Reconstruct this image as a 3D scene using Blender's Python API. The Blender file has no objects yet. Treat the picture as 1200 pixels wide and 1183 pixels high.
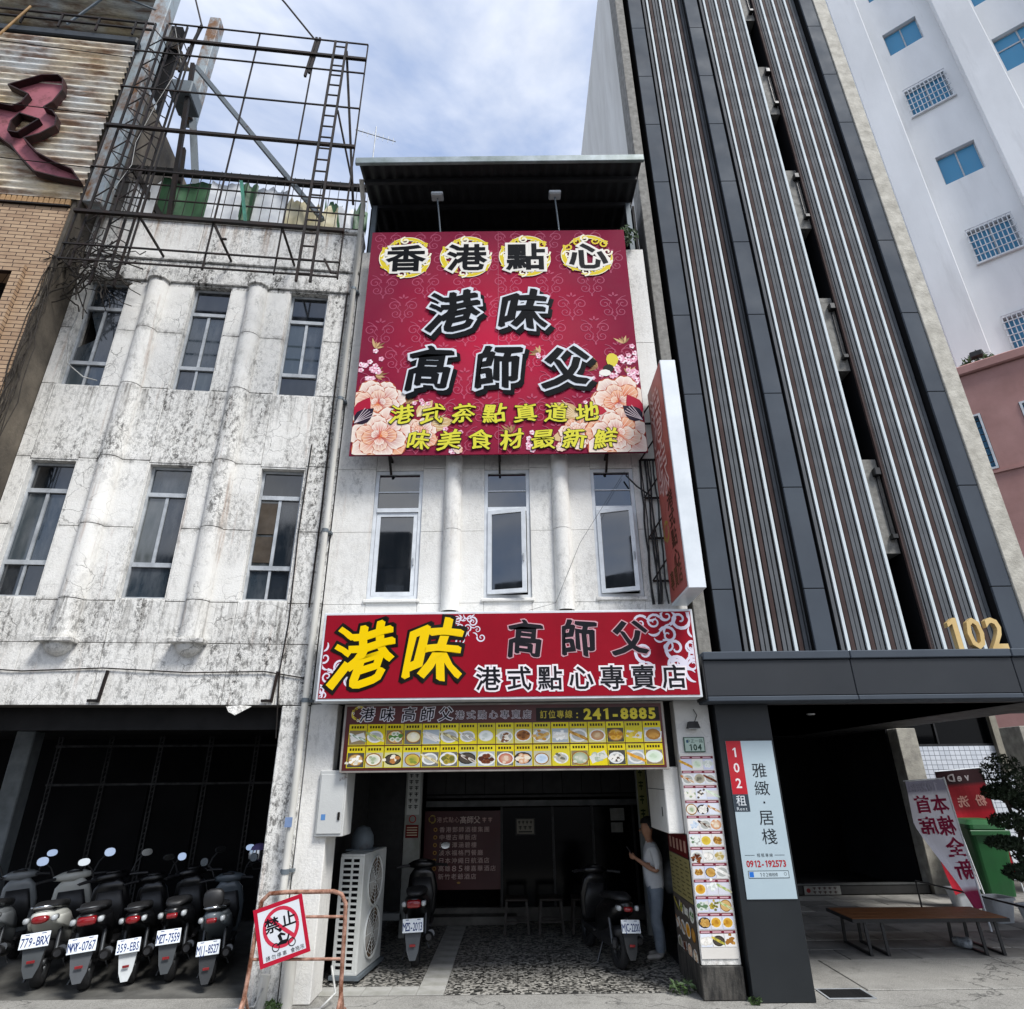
import bpy, bmesh, math, random
from mathutils import Vector, Matrix, noise as mnoise
random.seed(7)
R = math.radians
scene = bpy.context.scene
col = scene.collection

# ---------------------------------------------------------------- camera
cd = bpy.data.cameras.new('camera'); cam = bpy.data.objects.new('camera', cd); col.objects.link(cam)
cd.sensor_fit = 'HORIZONTAL'; cd.sensor_width = 36.0; cd.lens = 36.0 * 731.0 / 1200.0
cd.clip_start = 0.05; cd.clip_end = 3000
cam.matrix_world = (Matrix.Translation((0, 0, 2.15)) @ Matrix.Rotation(R(90 + 23.58), 4, 'X') @ Matrix.Rotation(R(-0.65), 4, 'Z'))
scene.camera = cam

# ---------------------------------------------------------------- world, sun, exposure
SUN_EL, SUN_AZ = 54.0, 138.0          # azimuth clockwise from +Y
w = bpy.data.worlds.new('World'); scene.world = w; w.use_nodes = True
nt = w.node_tree; nt.nodes.clear()
def wn(t, **k):
    n = nt.nodes.new(t)
    for a, b in k.items(): setattr(n, a, b)
    return n
sky = wn('ShaderNodeTexSky', sky_type='NISHITA', sun_disc=False)
sky.sun_elevation = R(SUN_EL); sky.sun_rotation = R(SUN_AZ); sky.air_density = 1.2; sky.dust_density = 1.0; sky.ozone_density = 1.5
tc = wn('ShaderNodeTexCoord'); mp = wn('ShaderNodeMapping'); mp.inputs['Scale'].default_value = (1.0, 1.0, 1.9)
mp.inputs['Location'].default_value = (0.35, 0.2, 0.1)
n1 = wn('ShaderNodeTexNoise'); n1.inputs['Scale'].default_value = 1.7; n1.inputs['Detail'].default_value = 7; n1.inputs['Roughness'].default_value = 0.55; n1.inputs['Distortion'].default_value = 0.3
rm = wn('ShaderNodeValToRGB'); rm.color_ramp.elements[0].position = 0.40; rm.color_ramp.elements[1].position = 0.60
n2 = wn('ShaderNodeTexNoise'); n2.inputs['Scale'].default_value = 3.1; n2.inputs['Detail'].default_value = 6
rm2 = wn('ShaderNodeValToRGB'); rm2.color_ramp.elements[0].position = 0.3; rm2.color_ramp.elements[0].color = (6.6, 7.0, 7.8, 1)
rm2.color_ramp.elements[1].position = 0.75; rm2.color_ramp.elements[1].color = (11.0, 11.2, 11.6, 1)
bl = wn('ShaderNodeMixRGB'); bl.blend_type = 'MIX'; bl.inputs[0].default_value = 0.55; bl.inputs[2].default_value = (3.6, 4.9, 8.0, 1)
mx = wn('ShaderNodeMixRGB'); bg = wn('ShaderNodeBackground'); bg.inputs['Strength'].default_value = 0.085; out = wn('ShaderNodeOutputWorld')
lk = nt.links.new
lk(tc.outputs['Generated'], mp.inputs[0]); lk(mp.outputs[0], n1.inputs['Vector']); lk(mp.outputs[0], n2.inputs['Vector'])
lk(n1.outputs[0], rm.inputs[0]); lk(n2.outputs[0], rm2.inputs[0]); lk(sky.outputs[0], bl.inputs[1]); lk(bl.outputs[0], mx.inputs[1])
lk(rm.outputs[0], mx.inputs[0]); lk(rm2.outputs[0], mx.inputs[2]); lk(mx.outputs[0], bg.inputs[0]); lk(bg.outputs[0], out.inputs[0])

sd = bpy.data.lights.new('sun', 'SUN'); sd.energy = 2.7; sd.angle = R(17); sd.color = (1, 0.98, 0.95)
sun = bpy.data.objects.new('sun', sd); col.objects.link(sun)
el, az = R(SUN_EL), R(SUN_AZ)
sv = Vector((math.sin(az) * math.cos(el), math.cos(az) * math.cos(el), math.sin(el)))
sun.rotation_euler = sv.to_track_quat('Z', 'Y').to_euler(); sun.location = (0, -10, 30)
scene.view_settings.view_transform = 'Standard'; scene.view_settings.look = 'None'
scene.view_settings.exposure = 0.66; scene.view_settings.gamma = 1.0
scene.cycles.max_bounces = 5; scene.cycles.diffuse_bounces = 2; scene.cycles.glossy_bounces = 3
scene.cycles.transparent_max_bounces = 6; scene.cycles.use_adaptive_sampling = True

# ---------------------------------------------------------------- materials
def lin(c):
    return tuple((x / 12.92 if x <= 0.04045 else ((x + 0.055) / 1.055) ** 2.4) for x in c)
def hx(h):
    return lin((int(h[0:2], 16) / 255, int(h[2:4], 16) / 255, int(h[4:6], 16) / 255))
class NT:
    def __init__(s, name):
        s.m = bpy.data.materials.new(name); s.m.use_nodes = True; s.t = s.m.node_tree; s.n = s.t.nodes
        s.p = s.n['Principled BSDF']; s.tc = None
    def new(s, t, **k):
        n = s.n.new(t)
        for a, b in k.items(): setattr(n, a, b)
        return n
    def lk(s, a, b): s.t.links.new(a, b)
    def co(s, scale=(1, 1, 1), rot=(0, 0, 0)):
        if not s.tc: s.tc = s.new('ShaderNodeTexCoord')
        m = s.new('ShaderNodeMapping'); m.inputs['Scale'].default_value = scale; m.inputs['Rotation'].default_value = rot
        s.lk(s.tc.outputs['Object'], m.inputs[0]); return m.outputs[0]
    def noise(s, sc=1, det=4, rough=.55, co=None, dist=0):
        n = s.new('ShaderNodeTexNoise'); n.inputs['Scale'].default_value = sc; n.inputs['Detail'].default_value = det
        n.inputs['Roughness'].default_value = rough; n.inputs['Distortion'].default_value = dist
        s.lk(co or s.co(), n.inputs['Vector']); return n.outputs[0]
    def voro(s, sc=1, feature='DISTANCE_TO_EDGE', co=None):
        n = s.new('ShaderNodeTexVoronoi', feature=feature); n.inputs['Scale'].default_value = sc
        s.lk(co or s.co(), n.inputs['Vector']); return n.outputs[0]
    def ramp(s, v, a, b, ca=(0, 0, 0, 1), cb=(1, 1, 1, 1)):
        r = s.new('ShaderNodeValToRGB'); e = r.color_ramp.elements
        e[0].position = a; e[1].position = b; e[0].color = ca; e[1].color = cb
        s.lk(v, r.inputs[0]); return r.outputs[0]
    def mix(s, f, a, b, mode='MIX'):
        n = s.new('ShaderNodeMixRGB', blend_type=mode)
        for i, v in ((0, f), (1, a), (2, b)):
            if hasattr(v, 'is_output'): s.lk(v, n.inputs[i])
            elif i == 0: n.inputs[0].default_value = v
            else: n.inputs[i].default_value = (*v[:3], 1)
        return n.outputs[0]
    def math(s, op, a, b=0.0):
        n = s.new('ShaderNodeMath', operation=op)
        for i, v in ((0, a), (1, b)):
            if hasattr(v, 'is_output'): s.lk(v, n.inputs[i])
            else: n.inputs[i].default_value = v
        return n.outputs[0]
    def xyz(s):
        if not s.tc: s.tc = s.new('ShaderNodeTexCoord')
        n = s.new('ShaderNodeSeparateXYZ'); s.lk(s.tc.outputs['Object'], n.inputs[0]); return n.outputs
    def color(s, v):
        if hasattr(v, 'is_output'): s.lk(v, s.p.inputs['Base Color'])
        else: s.p.inputs['Base Color'].default_value = (*v[:3], 1)
    def rough(s, v):
        if hasattr(v, 'is_output'): s.lk(v, s.p.inputs['Roughness'])
        else: s.p.inputs['Roughness'].default_value = v
    def bump(s, h, st=.3, d=.01):
        b = s.new('ShaderNodeBump'); b.inputs['Strength'].default_value = st; b.inputs['Distance'].default_value = d
        s.lk(h, b.inputs['Height']); s.lk(b.outputs[0], s.p.inputs['Normal'])

MATS = {}
def pm(name, c, c2=None, sc=3.0, rough=.6, metal=0.0, bump=0.0, bsc=None, amount=(.35, .65), stretch=(1, 1, 1), spec=.5, coat=0.0, dirt=0.0):
    """plain procedural surface: two-tone noise, optional fine bump and dirt"""
    if name in MATS: return MATS[name]
    t = NT(name); c = hx(c) if isinstance(c, str) else c
    c2 = (hx(c2) if isinstance(c2, str) else c2) if c2 else tuple(x * .82 for x in c)
    v = t.ramp(t.noise(sc, 5, .6, t.co(stretch)), *amount)
    k = t.mix(v, c, c2)
    if dirt:
        d = t.ramp(t.noise(sc * 2.3, 8, .7, t.co((stretch[0], stretch[1], stretch[2] * .35))), .55, .8)
        k = t.mix(t.math('MULTIPLY', d, dirt), k, (.06, .05, .04))
    t.color(k); t.p.inputs['Metallic'].default_value = metal; t.p.inputs['Specular IOR Level'].default_value = spec
    t.p.inputs['Coat Weight'].default_value = coat; t.p.inputs['Coat Roughness'].default_value = .08
    t.rough(t.ramp(t.noise(sc * 1.7, 4), .3, .7, (rough * .85,) * 3 + (1,), (min(1, rough * 1.15),) * 3 + (1,)))
    if bump: t.bump(t.noise(bsc or sc * 12, 5, .65), bump, .01)
    MATS[name] = t.m; return t.m

def peeling(name, base, dirt_amt=1.0, crack=1.0, band=True):
    """old white paint: fine cracks, mould in patches, rust runs"""
    t = NT(name); b = hx(base)
    x, y, z = t.xyz()
    k = t.mix(t.ramp(t.noise(.9, 5, .6), .3, .7), b, tuple(q * .86 for q in b))
    k = t.mix(t.math('MULTIPLY', t.ramp(t.noise(5.0, 6, .7), .45, .75), .22), k, hx('b5ae9f'))
    # mask of dirty zones: broad noise plus the bands that stay wet
    big = t.noise(.75, 4, .6, t.co((1, 1, .8)))
    if band:
        w1 = t.math('SUBTRACT', t.math('MULTIPLY', t.math('GREATER_THAN', z, 9.35), .26), t.math('MULTIPLY', t.math('GREATER_THAN', z, 9.86), .24))
        w2 = t.math('MULTIPLY', t.math('MULTIPLY', t.math('GREATER_THAN', z, 6.2), t.math('LESS_THAN', z, 7.46)), .075)
        w3 = t.math('MULTIPLY', t.math('LESS_THAN', z, 4.28), .075)
        w4 = t.math('MULTIPLY', t.math('GREATER_THAN', x, -.46), .12)
        big = t.math('ADD', t.math('ADD', big, w1), t.math('ADD', t.math('ADD', w2, w3), w4))
    zone = t.math('MULTIPLY', t.ramp(big, .42, .66), t.ramp(t.noise(2.2, 6, .7, t.co((2.6, 2.6, .30))), .38, .60, (.30, .30, .30, 1)))
    # cracks
    wob = t.new('ShaderNodeVectorMath', operation='ADD')
    nv = t.new('ShaderNodeTexNoise'); nv.inputs['Scale'].default_value = 4.0; nv.inputs['Detail'].default_value = 5
    t.lk(t.co(), nv.inputs['Vector'])
    sc = t.new('ShaderNodeVectorMath', operation='SCALE'); sc.inputs['Scale'].default_value = .28
    t.lk(nv.outputs['Color'], sc.inputs[0]); t.lk(sc.outputs[0], wob.inputs[0]); t.lk(t.co(), wob.inputs[1])
    v1 = t.new('ShaderNodeTexVoronoi', feature='DISTANCE_TO_EDGE'); v1.inputs['Scale'].default_value = 3.6
    t.lk(wob.outputs[0], v1.inputs['Vector'])
    cr = t.ramp(v1.outputs[0], .003, .012 + .006 * crack, (1, 1, 1, 1), (0, 0, 0, 1))
    crm = t.math('MULTIPLY', t.math('MULTIPLY', cr, t.ramp(t.noise(1.1, 3), .46, .62)), .62 * crack)
    # mould specks
    sp = t.ramp(t.noise(17, 8, .78, t.co((1, 1, .6))), .49, .56)
    sp2 = t.ramp(t.noise(75, 4, .7), .52, .62)
    spm = t.math('MULTIPLY', t.math('MULTIPLY', t.math('MAXIMUM', sp, t.math('MULTIPLY', sp2, .8)), zone), .85 * dirt_amt)
    run = t.ramp(t.noise(3.0, 5, .65, t.co((3.4, 3.4, .22))), .56, .74)
    k = t.mix(t.math('MULTIPLY', t.math('MULTIPLY', run, zone), .6 * dirt_amt), k, hx('6b6457'))
    rust = t.math('MULTIPLY', t.ramp(t.noise(2.2, 5, .6, t.co((4.0, 4.0, .30))), .60, .76), .55 * dirt_amt)
    k = t.mix(rust, k, hx('8a5a34'))
    if band:      # dirty runs below the sills and joints, brown leaks from the coping
        for zz, ln in ((4.27, .8), (7.42, .9), (10.68, .75)):
            dz = t.math('SUBTRACT', zz, z); on = t.math('MULTIPLY', t.math('GREATER_THAN', dz, 0.0), t.math('MAXIMUM', t.math('SUBTRACT', 1.0, t.math('DIVIDE', dz, ln)), 0.0))
            stx = t.ramp(t.noise(1.0, 6, .75, t.co((11, 11, .45))), .50, .66)
            k = t.mix(t.math('MULTIPLY', t.math('MULTIPLY', on, stx), .75), k, hx('4a4136') if zz < 10 else hx('8a6238'))
        for zz in (3.72, 5.25, 6.25, 8.45, 9.42, 9.85):
            dj = t.math('ABSOLUTE', t.math('SUBTRACT', z, zz)); nj = t.ramp(t.noise(7, 6, .75), .44, .62)
            k = t.mix(t.math('MULTIPLY', t.math('MULTIPLY', t.ramp(dj, .0, .09, (1, 1, 1, 1), (0, 0, 0, 1)), nj), .6), k, hx('3a352e'))
    k = t.mix(spm, k, hx('2a2825'))
    k = t.mix(crm, k, hx('34302c'))
    t.color(k); t.rough(.85); t.p.inputs['Specular IOR Level'].default_value = .25
    hgt = t.math('SUBTRACT', t.noise(38, 6, .7), t.math('ADD', t.math('MULTIPLY', crm, .9), t.math('MULTIPLY', spm, .5)))
    t.bump(hgt, .55, .012); MATS[name] = t.m; return t.m

def rusty(name, paint, rust='5e3a22', th=(.45, .6), sc=4.0, metal=.3, stretch=(1, 1, 1), rough=.65):
    t = NT(name)
    m = t.ramp(t.noise(sc, 8, .68, t.co(stretch)), *th)
    r = t.mix(t.noise(sc * 6, 5, .7), hx(rust), tuple(q * .35 for q in hx(rust)))
    k = t.mix(t.ramp(t.noise(1.3, 3), .3, .7), hx(paint), tuple(q * .8 for q in hx(paint)))
    t.color(t.mix(m, k, r)); t.rough(rough); t.p.inputs['Metallic'].default_value = metal
    t.bump(t.noise(sc * 14, 5, .7), .35, .006); MATS[name] = t.m; return t.m

def glass(name, c, rough=.04, dirt=.3, spec=.8, ior=1.5):
    t = NT(name); b = hx(c)
    d = t.ramp(t.noise(2.2, 6, .65, t.co((2, 2, .6))), .45, .8)
    t.color(t.mix(t.math('MULTIPLY', d, dirt), b, hx('76787a')))
    t.rough(t.ramp(d, 0, 1, (rough,) * 3 + (1,), (rough + .3 * dirt,) * 3 + (1,)))
    t.p.inputs['Specular IOR Level'].default_value = spec; t.p.inputs['IOR'].default_value = ior
    t.bump(t.noise(.9, 2), .05, .02)
    MATS[name] = t.m; return t.m

def printed(name, rough=.75, dirt=.02, coat=0.0):
    """ink on a sheet: colour carried by the print itself"""
    t = NT(name); a = t.new('ShaderNodeAttribute', attribute_name='ink')
    n = t.ramp(t.noise(1.6, 5, .6, t.co((1, 1, .5))), .4, .8)
    t.color(t.mix(t.math('MULTIPLY', n, dirt), a.outputs['Color'], (.28, .27, .25))); t.rough(rough)
    t.p.inputs['Coat Weight'].default_value = coat; t.p.inputs['Specular IOR Level'].default_value = .06
    MATS[name] = t.m; return t.m

# ---------------------------------------------------------------- mesh helpers
class MB:
    def __init__(s): s.v = []; s.f = []; s.sm = []
    def add(s, vs, fs, smooth=False):
        o = len(s.v); s.v += [tuple(p) for p in vs]; s.f += [tuple(i + o for i in f) for f in fs]; s.sm += [smooth] * len(fs); return s
    def box(s, x0, x1, y0, y1, z0, z1, M=None, bev=0.0):
        if bev:
            b = bev; vs = []; fs = []
            bm = bmesh.new(); bmesh.ops.create_cube(bm, size=1)
            for v in bm.verts: v.co = Vector(((x0 + x1) / 2 + v.co.x * (x1 - x0), (y0 + y1) / 2 + v.co.y * (y1 - y0), (z0 + z1) / 2 + v.co.z * (z1 - z0)))
            bmesh.ops.bevel(bm, geom=bm.edges[:] , offset=b, segments=1, affect='EDGES')
            bm.verts.index_update()
            vs = [v.co.copy() for v in bm.verts]; fs = [[v.index for v in f.verts] for f in bm.faces]; bm.free()
        else:
            vs = [Vector(p) for p in ((x0, y0, z0), (x1, y0, z0), (x1, y1, z0), (x0, y1, z0), (x0, y0, z1), (x1, y0, z1), (x1, y1, z1), (x0, y1, z1))]
            fs = [(0, 3, 2, 1), (4, 5, 6, 7), (0, 1, 5, 4), (1, 2, 6, 5), (2, 3, 7, 6), (3, 0, 4, 7)]
        if M: vs = [M @ v for v in vs]
        return s.add(vs, fs)
    def bar(s, p, q, w, h=None, up=(0, 0, 1)):
        """rectangular bar from p to q"""
        p, q = Vector(p), Vector(q); h = h or w; d = (q - p); L = d.length
        if L < 1e-6: return s
        d /= L; u = Vector(up)
        if abs(d.dot(u)) > .98: u = Vector((0, 1, 0))
        r = d.cross(u).normalized(); u = r.cross(d)
        vs = []
        for c in (p, q):
            for a, b in ((-1, -1), (1, -1), (1, 1), (-1, 1)): vs.append(c + r * a * w / 2 + u * b * h / 2)
        return s.add(vs, [(0, 3, 2, 1), (4, 5, 6, 7), (0, 1, 5, 4), (1, 2, 6, 5), (2, 3, 7, 6), (3, 0, 4, 7)])
    def tube(s, pts, r, n=8, caps=True, smooth=True):
        pts = [Vector(p) for p in pts]; rs = r if isinstance(r, (list, tuple)) else [r] * len(pts)
        vs = []; fs = []; prev = None
        for i, p in enumerate(pts):
            d = (pts[min(i + 1, len(pts) - 1)] - pts[max(i - 1, 0)]).normalized()
            if prev is None:
                u = Vector((0, 0, 1)) if abs(d.z) < .9 else Vector((1, 0, 0))
                a = d.cross(u).normalized()
            else: a = (prev - d * prev.dot(d)).normalized()
            prev = a; b = d.cross(a)
            for k in range(n):
                t = 2 * math.pi * k / n; vs.append(p + (a * math.cos(t) + b * math.sin(t)) * rs[i])
        for i in range(len(pts) - 1):
            for k in range(n):
                fs.append((i * n + k, i * n + (k + 1) % n, (i + 1) * n + (k + 1) % n, (i + 1) * n + k))
        s.add(vs, fs, smooth)
        if caps:
            o = len(vs); s.add(vs[:n], [tuple(reversed(range(n)))]); s.add(vs[-n:], [tuple(range(n))])
        return s
    def lathe(s, prof, n=16, M=None, smooth=True, arc=(0, 360)):
        """prof: (r, h) pairs round local z"""
        vs = []; fs = []; full = arc[1] - arc[0] >= 360; m = n if full else n + 1
        for r_, h in prof:
            for k in range(m):
                t = R(arc[0] + (arc[1] - arc[0]) * k / n); vs.append(Vector((r_ * math.cos(t), r_ * math.sin(t), h)))
        for i in range(len(prof) - 1):
            for k in range(n):
                k2 = (k + 1) % m if full else k + 1
                fs.append((i * m + k, i * m + k2, (i + 1) * m + k2, (i + 1) * m + k))
        if M: vs = [M @ v for v in vs]
        return s.add(vs, fs, smooth)
    def loft(s, secs, n=14, p=2.6, smooth=True, axis='y', M=None):
        """secs: (along, cx, cz, half_w, half_h) superellipse sections along local y (or z)"""
        vs = []; fs = []
        for (a, cx, cz, hw, hh) in secs:
            for k in range(n):
                t = 2 * math.pi * k / n; c, q = math.cos(t), math.sin(t)
                x = cx + hw * math.copysign(abs(c) ** (2 / p), c); z = cz + hh * math.copysign(abs(q) ** (2 / p), q)
                vs.append(Vector((x, a, z)) if axis == 'y' else Vector((x, z, a)))
        for i in range(len(secs) - 1):
            for k in range(n): fs.append((i * n + k, i * n + (k + 1) % n, (i + 1) * n + (k + 1) % n, (i + 1) * n + k))
        fs.append(tuple(reversed(range(n)))); fs.append(tuple(range((len(secs) - 1) * n, len(secs) * n)))
        if M: vs = [M @ v for v in vs]
        return s.add(vs, fs, smooth)
    def prism(s, poly, y0, y1, M=None):
        """2-D polygon (x, z) extruded from y0 to y1"""
        n = len(poly); vs = [Vector((x, y0, z)) for x, z in poly] + [Vector((x, y1, z)) for x, z in poly]
        fs = [tuple(range(n)), tuple(reversed(range(n, 2 * n)))] + [((i + 1) % n, i, i + n, (i + 1) % n + n) for i in range(n)]
        if M: vs = [M @ v for v in vs]
        return s.add(vs, fs)
    def mesh(s, name):
        me = bpy.data.meshes.new(name); me.from_pydata([tuple(v) for v in s.v], [], s.f)
        me.polygons.foreach_set('use_smooth', s.sm); me.update()
        return me

def fix(me):
    bm = bmesh.new(); bm.from_mesh(me); bmesh.ops.recalc_face_normals(bm, faces=bm.faces); bm.to_mesh(me); bm.free(); return me
def tag(o, label=None, cat=None, group=None, kind=None):
    if label: o['label'] = label
    if cat: o['category'] = cat
    if group: o['group'] = group
    if kind: o['kind'] = kind
    return o
def thing(name, label, cat, loc=(0, 0, 0), rz=0.0, group=None):
    o = bpy.data.objects.new(name, None); o.empty_display_size = .2; col.objects.link(o)
    o.location = loc; o.rotation_euler = (0, 0, R(rz)); return tag(o, label, cat, group)
def part(name, mb, mat, parent=None, loc=None, rot=None, recalc=True, label=None, kind=None):
    me = mb if isinstance(mb, bpy.types.Mesh) else mb.mesh(name)
    if recalc and not isinstance(mb, bpy.types.Mesh): fix(me)
    if mat and not me.materials: me.materials.append(mat)
    o = bpy.data.objects.new(name, me); col.objects.link(o)
    if parent: o.parent = parent
    if loc: o.location = loc
    if rot: o.rotation_euler = rot
    if label: o['label'] = label
    if kind: o['kind'] = kind
    return o
def B(*a, **k): return MB().box(*a, **k)

# ---------------------------------------------------------------- printed lettering
GL = {}
def glyph(ch, off=0.0, bev=0.0):
    key = (ch, off, bev)
    if key in GL: return GL[key]
    if ch == '1':
        q = [(.2, 0), (.31, 0), (.31, .69), (.22, .69), (.07, .58), (.07, .48), (.2, .555)]; b = bev + off
        cx, cy = .21, .36
        GL[key] = ([Vector((x + math.copysign(b, x - cx) * .8, y + math.copysign(b, y - cy) * .8, bev)) for x, y in q], [tuple(range(7))]); return GL[key]
    cu = bpy.data.curves.new('glyph', 'FONT'); cu.body = ch; cu.size = 1; cu.resolution_u = 2; cu.offset = off
    if bev: cu.bevel_depth = bev; cu.bevel_resolution = 1
    o = bpy.data.objects.new('glyph', cu); col.objects.link(o)
    me = bpy.data.meshes.new_from_object(o.evaluated_get(bpy.context.evaluated_depsgraph_get()))
    vs = [v.co.copy() for v in me.vertices]; fs = [tuple(p.vertices) for p in me.polygons]
    bpy.data.objects.remove(o); bpy.data.curves.remove(cu); bpy.data.meshes.remove(me)
    GL[key] = (vs, fs); return GL[key]
class Print:
    """flat ink: polygons with a colour each, on the plane facing local -y"""
    def __init__(s): s.v = []; s.f = []; s.c = []; s.d = 0.0
    def marks(s, x0, x1, z, h, c, n):
        st = (x1 - x0) / n
        for i in range(n):
            a = x0 + st * (i + .12); s.rect(a, a + st * .7, z + h * .25, z + h * .42, c).rect(a + st * .05, a + st * .62, z - h * .12, z + h * .06, c).rect(a + st * .28, a + st * .42, z - h * .5, z + h * .5, c)
        return s
    def layer(s, d=.0004): s.d += d; return s
    def poly(s, pts, c, c2=None):
        o = len(s.v); c = hx(c) if isinstance(c, str) else c
        if c2:
            c2 = hx(c2) if isinstance(c2, str) else c2
            cx = sum(p[0] for p in pts) / len(pts); cz = sum(p[1] for p in pts) / len(pts)
            s.v.append((cx, -s.d, cz)); s.c.append(c2)
            for p in pts: s.v.append((p[0], -s.d, p[1])); s.c.append(c)
            n = len(pts)
            for i in range(n): s.f.append((o, o + 1 + i, o + 1 + (i + 1) % n))
        else:
            for p in pts: s.v.append((p[0], -s.d, p[1])); s.c.append(c)
            s.f.append(tuple(range(o, o + len(pts))))
        s.d += .000006
        return s
    def rect(s, x0, x1, z0, z1, c): return s.poly([(x0, z0), (x1, z0), (x1, z1), (x0, z1)], c)
    def ell(s, x, z, rx, rz, c, c2=None, n=12, rot=0.0, jit=0.0):
        pts = []
        for k in range(n):
            t = 2 * math.pi * k / n; j = 1 + random.uniform(-jit, jit)
            a, b = rx * math.cos(t) * j, rz * math.sin(t) * j
            pts.append((x + a * math.cos(rot) - b * math.sin(rot), z + a * math.sin(rot) + b * math.cos(rot)))
        return s.poly(pts, c, c2)
    def ribbon(s, pts, w, c):
        c = hx(c) if isinstance(c, str) else c
        o = len(s.v); n = len(pts); ws = w if isinstance(w, (list, tuple)) else [w] * n
        for i in range(n):
            a, b = pts[max(0, i - 1)], pts[min(n - 1, i + 1)]
            dx, dz = b[0] - a[0], b[1] - a[1]; L = math.hypot(dx, dz) or 1
            for q in (-1, 1): s.v.append((pts[i][0] - dz / L * q * ws[i] / 2, -s.d, pts[i][1] + dx / L * q * ws[i] / 2)); s.c.append(c)
        for i in range(n - 1): s.f.append((o + 2 * i, o + 2 * i + 1, o + 2 * i + 3, o + 2 * i + 2))
        s.d += .000006
        return s
    def ch(s, ch, x, z, size, c, w=None, off=0.0, bev=0.0, rise=0.0, slant=0.0, lift=0.0, mirror=False, brush=False, nib=0.0):
        """one character centred on (x, z); size is its height, w its width"""
        if off: off, bev = 0.0, off * 1.25
        if nib:
            for q, u in enumerate((-1, -.33, .33, 1)):
                s.ch(ch, x + u * nib * size * .9, z - u * nib * size * .55, size, c, w, 0.0, bev * .999, rise, slant, lift + q * .00012, mirror, brush)
            return s
        vs, fs = glyph(ch, off, bev)
        if not vs: return s
        c = hx(c) if isinstance(c, str) else c
        o = len(s.v); k = size / .93 if ord(ch) > 255 else size / .70
        kx = (w / .93 if ord(ch) > 255 else w / .55) if w else k
        mx_, mz = (.5, .38) if ord(ch) > 255 else ((min(v.x for v in vs) + max(v.x for v in vs)) / 2, .345)
        for v in vs:
            a, b = (v.x - mx_), (v.y - mz)
            if brush: a, b = a + .035 * math.sin(b * 7 + ord(ch)) , b + .04 * math.sin(a * 6 + ord(ch) * 1.7) - .10 * a * a
            a2 = a + slant * b; b2 = b + rise * a
            if mirror: a2 = -a2
            s.v.append((x + a2 * kx, -s.d - lift - (v.z + bev) * .03 * size, z + b2 * k)); s.c.append(c)
        s.f += [tuple(i + o for i in f) for f in fs]; return s
    def text(s, t, x0, x1, z, size, c, **k):
        n = len(t)
        if not n: return s
        st = (x1 - x0) / n
        for i, q in enumerate(t):
            if q != ' ': s.ch(q, x0 + st * (i + .5), z, size, c, **k)
        return s
    def obj(s, name, mat, parent=None, loc=None, rot=None):
        me = bpy.data.meshes.new(name); me.from_pydata(s.v, [], s.f)
        a = me.color_attributes.new('ink', 'FLOAT_COLOR', 'POINT')
        a.data.foreach_set('color', [x for c in s.c for x in (*c[:3], 1.0)])
        me.update(); return part(name, me, mat, parent, loc, rot)
# ================================================================ shared materials
m_peel = peeling('peeling_white_paint', 'eeece6', 1.15, 1.0)
m_peel2 = peeling('clean_white_paint', 'eceae4', .5, .25, band=False)
m_core = pm('render_core', '57534c', '3c3934', 5, .9, bump=.3)
m_black = pm('dark_room', (.012, .012, .013), (.008, .008, .009), 1, .9, spec=.1)  # darkness of interiors and recesses is put into this near-black base colour
m_dark = pm('darkened_plaster', (.022, .021, .021), (.012, .012, .012), 2, .85, bump=.2, spec=.2)  # arcade shade is put into the colour; also used for other dark parts
m_alu = pm('old_aluminium', 'bcc0c3', '9a9ea1', 6, .5, .2, dirt=.25)
m_steel = rusty('dark_rusted_steel', '191614', '2e1c13', (.42, .62), 6, .4)
m_gsteel = rusty('grey_painted_steel', '6d767c', '5a3a26', (.58, .72), 3, .3)
m_asphalt = pm('asphalt', (.055, .055, .057), (.035, .035, .037), 7, .9, bump=.5, bsc=90)
def terrazzo(name, a, b, c, sc, lo=.3):
    t = NT(name); v = t.new('ShaderNodeTexVoronoi', feature='F1'); v.inputs['Scale'].default_value = sc; g_ = t.new('ShaderNodeNewGeometry'); t.lk(g_.outputs['Position'], v.inputs['Vector'])
    h = t.new('ShaderNodeSeparateColor'); t.lk(v.outputs['Color'], h.inputs[0])
    k = t.mix(t.ramp(h.outputs[0], lo, lo + .04), hx(a), hx(b))
    k = t.mix(t.ramp(h.outputs[1], .72, .76), k, hx(c))
    k = t.mix(t.math('MULTIPLY', t.ramp(t.noise(1.4, 6, .65, g_.outputs['Position']), .42, .75), .55), k, (.03, .028, .026))
    t.color(k); t.rough(.5); t.bump(t.noise(60, 4), .15, .004); MATS[name] = t.m; return t.m
m_terr = terrazzo('pebble_terrazzo', '262624', 'a5a29a', '6a6862', 34, .45)
t = NT('pavement_concrete'); g_ = t.new('ShaderNodeNewGeometry').outputs['Position']
k = t.mix(t.ramp(t.noise(1.6, 6, .6, g_), .35, .7), hx('96948e'), hx('74726d'))
k = t.mix(t.math('MULTIPLY', t.ramp(t.noise(95, 4, .75, g_), .42, .62), .55), k, hx('b9b7b0'))
k = t.mix(t.math('MULTIPLY', t.ramp(t.noise(70, 5, .8, g_), .52, .66), .7), k, hx('3c3b38'))
k = t.mix(t.math('MULTIPLY', t.ramp(t.noise(3.3, 8, .7, g_), .54, .7), .5), k, hx('4b4944'))
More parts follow.
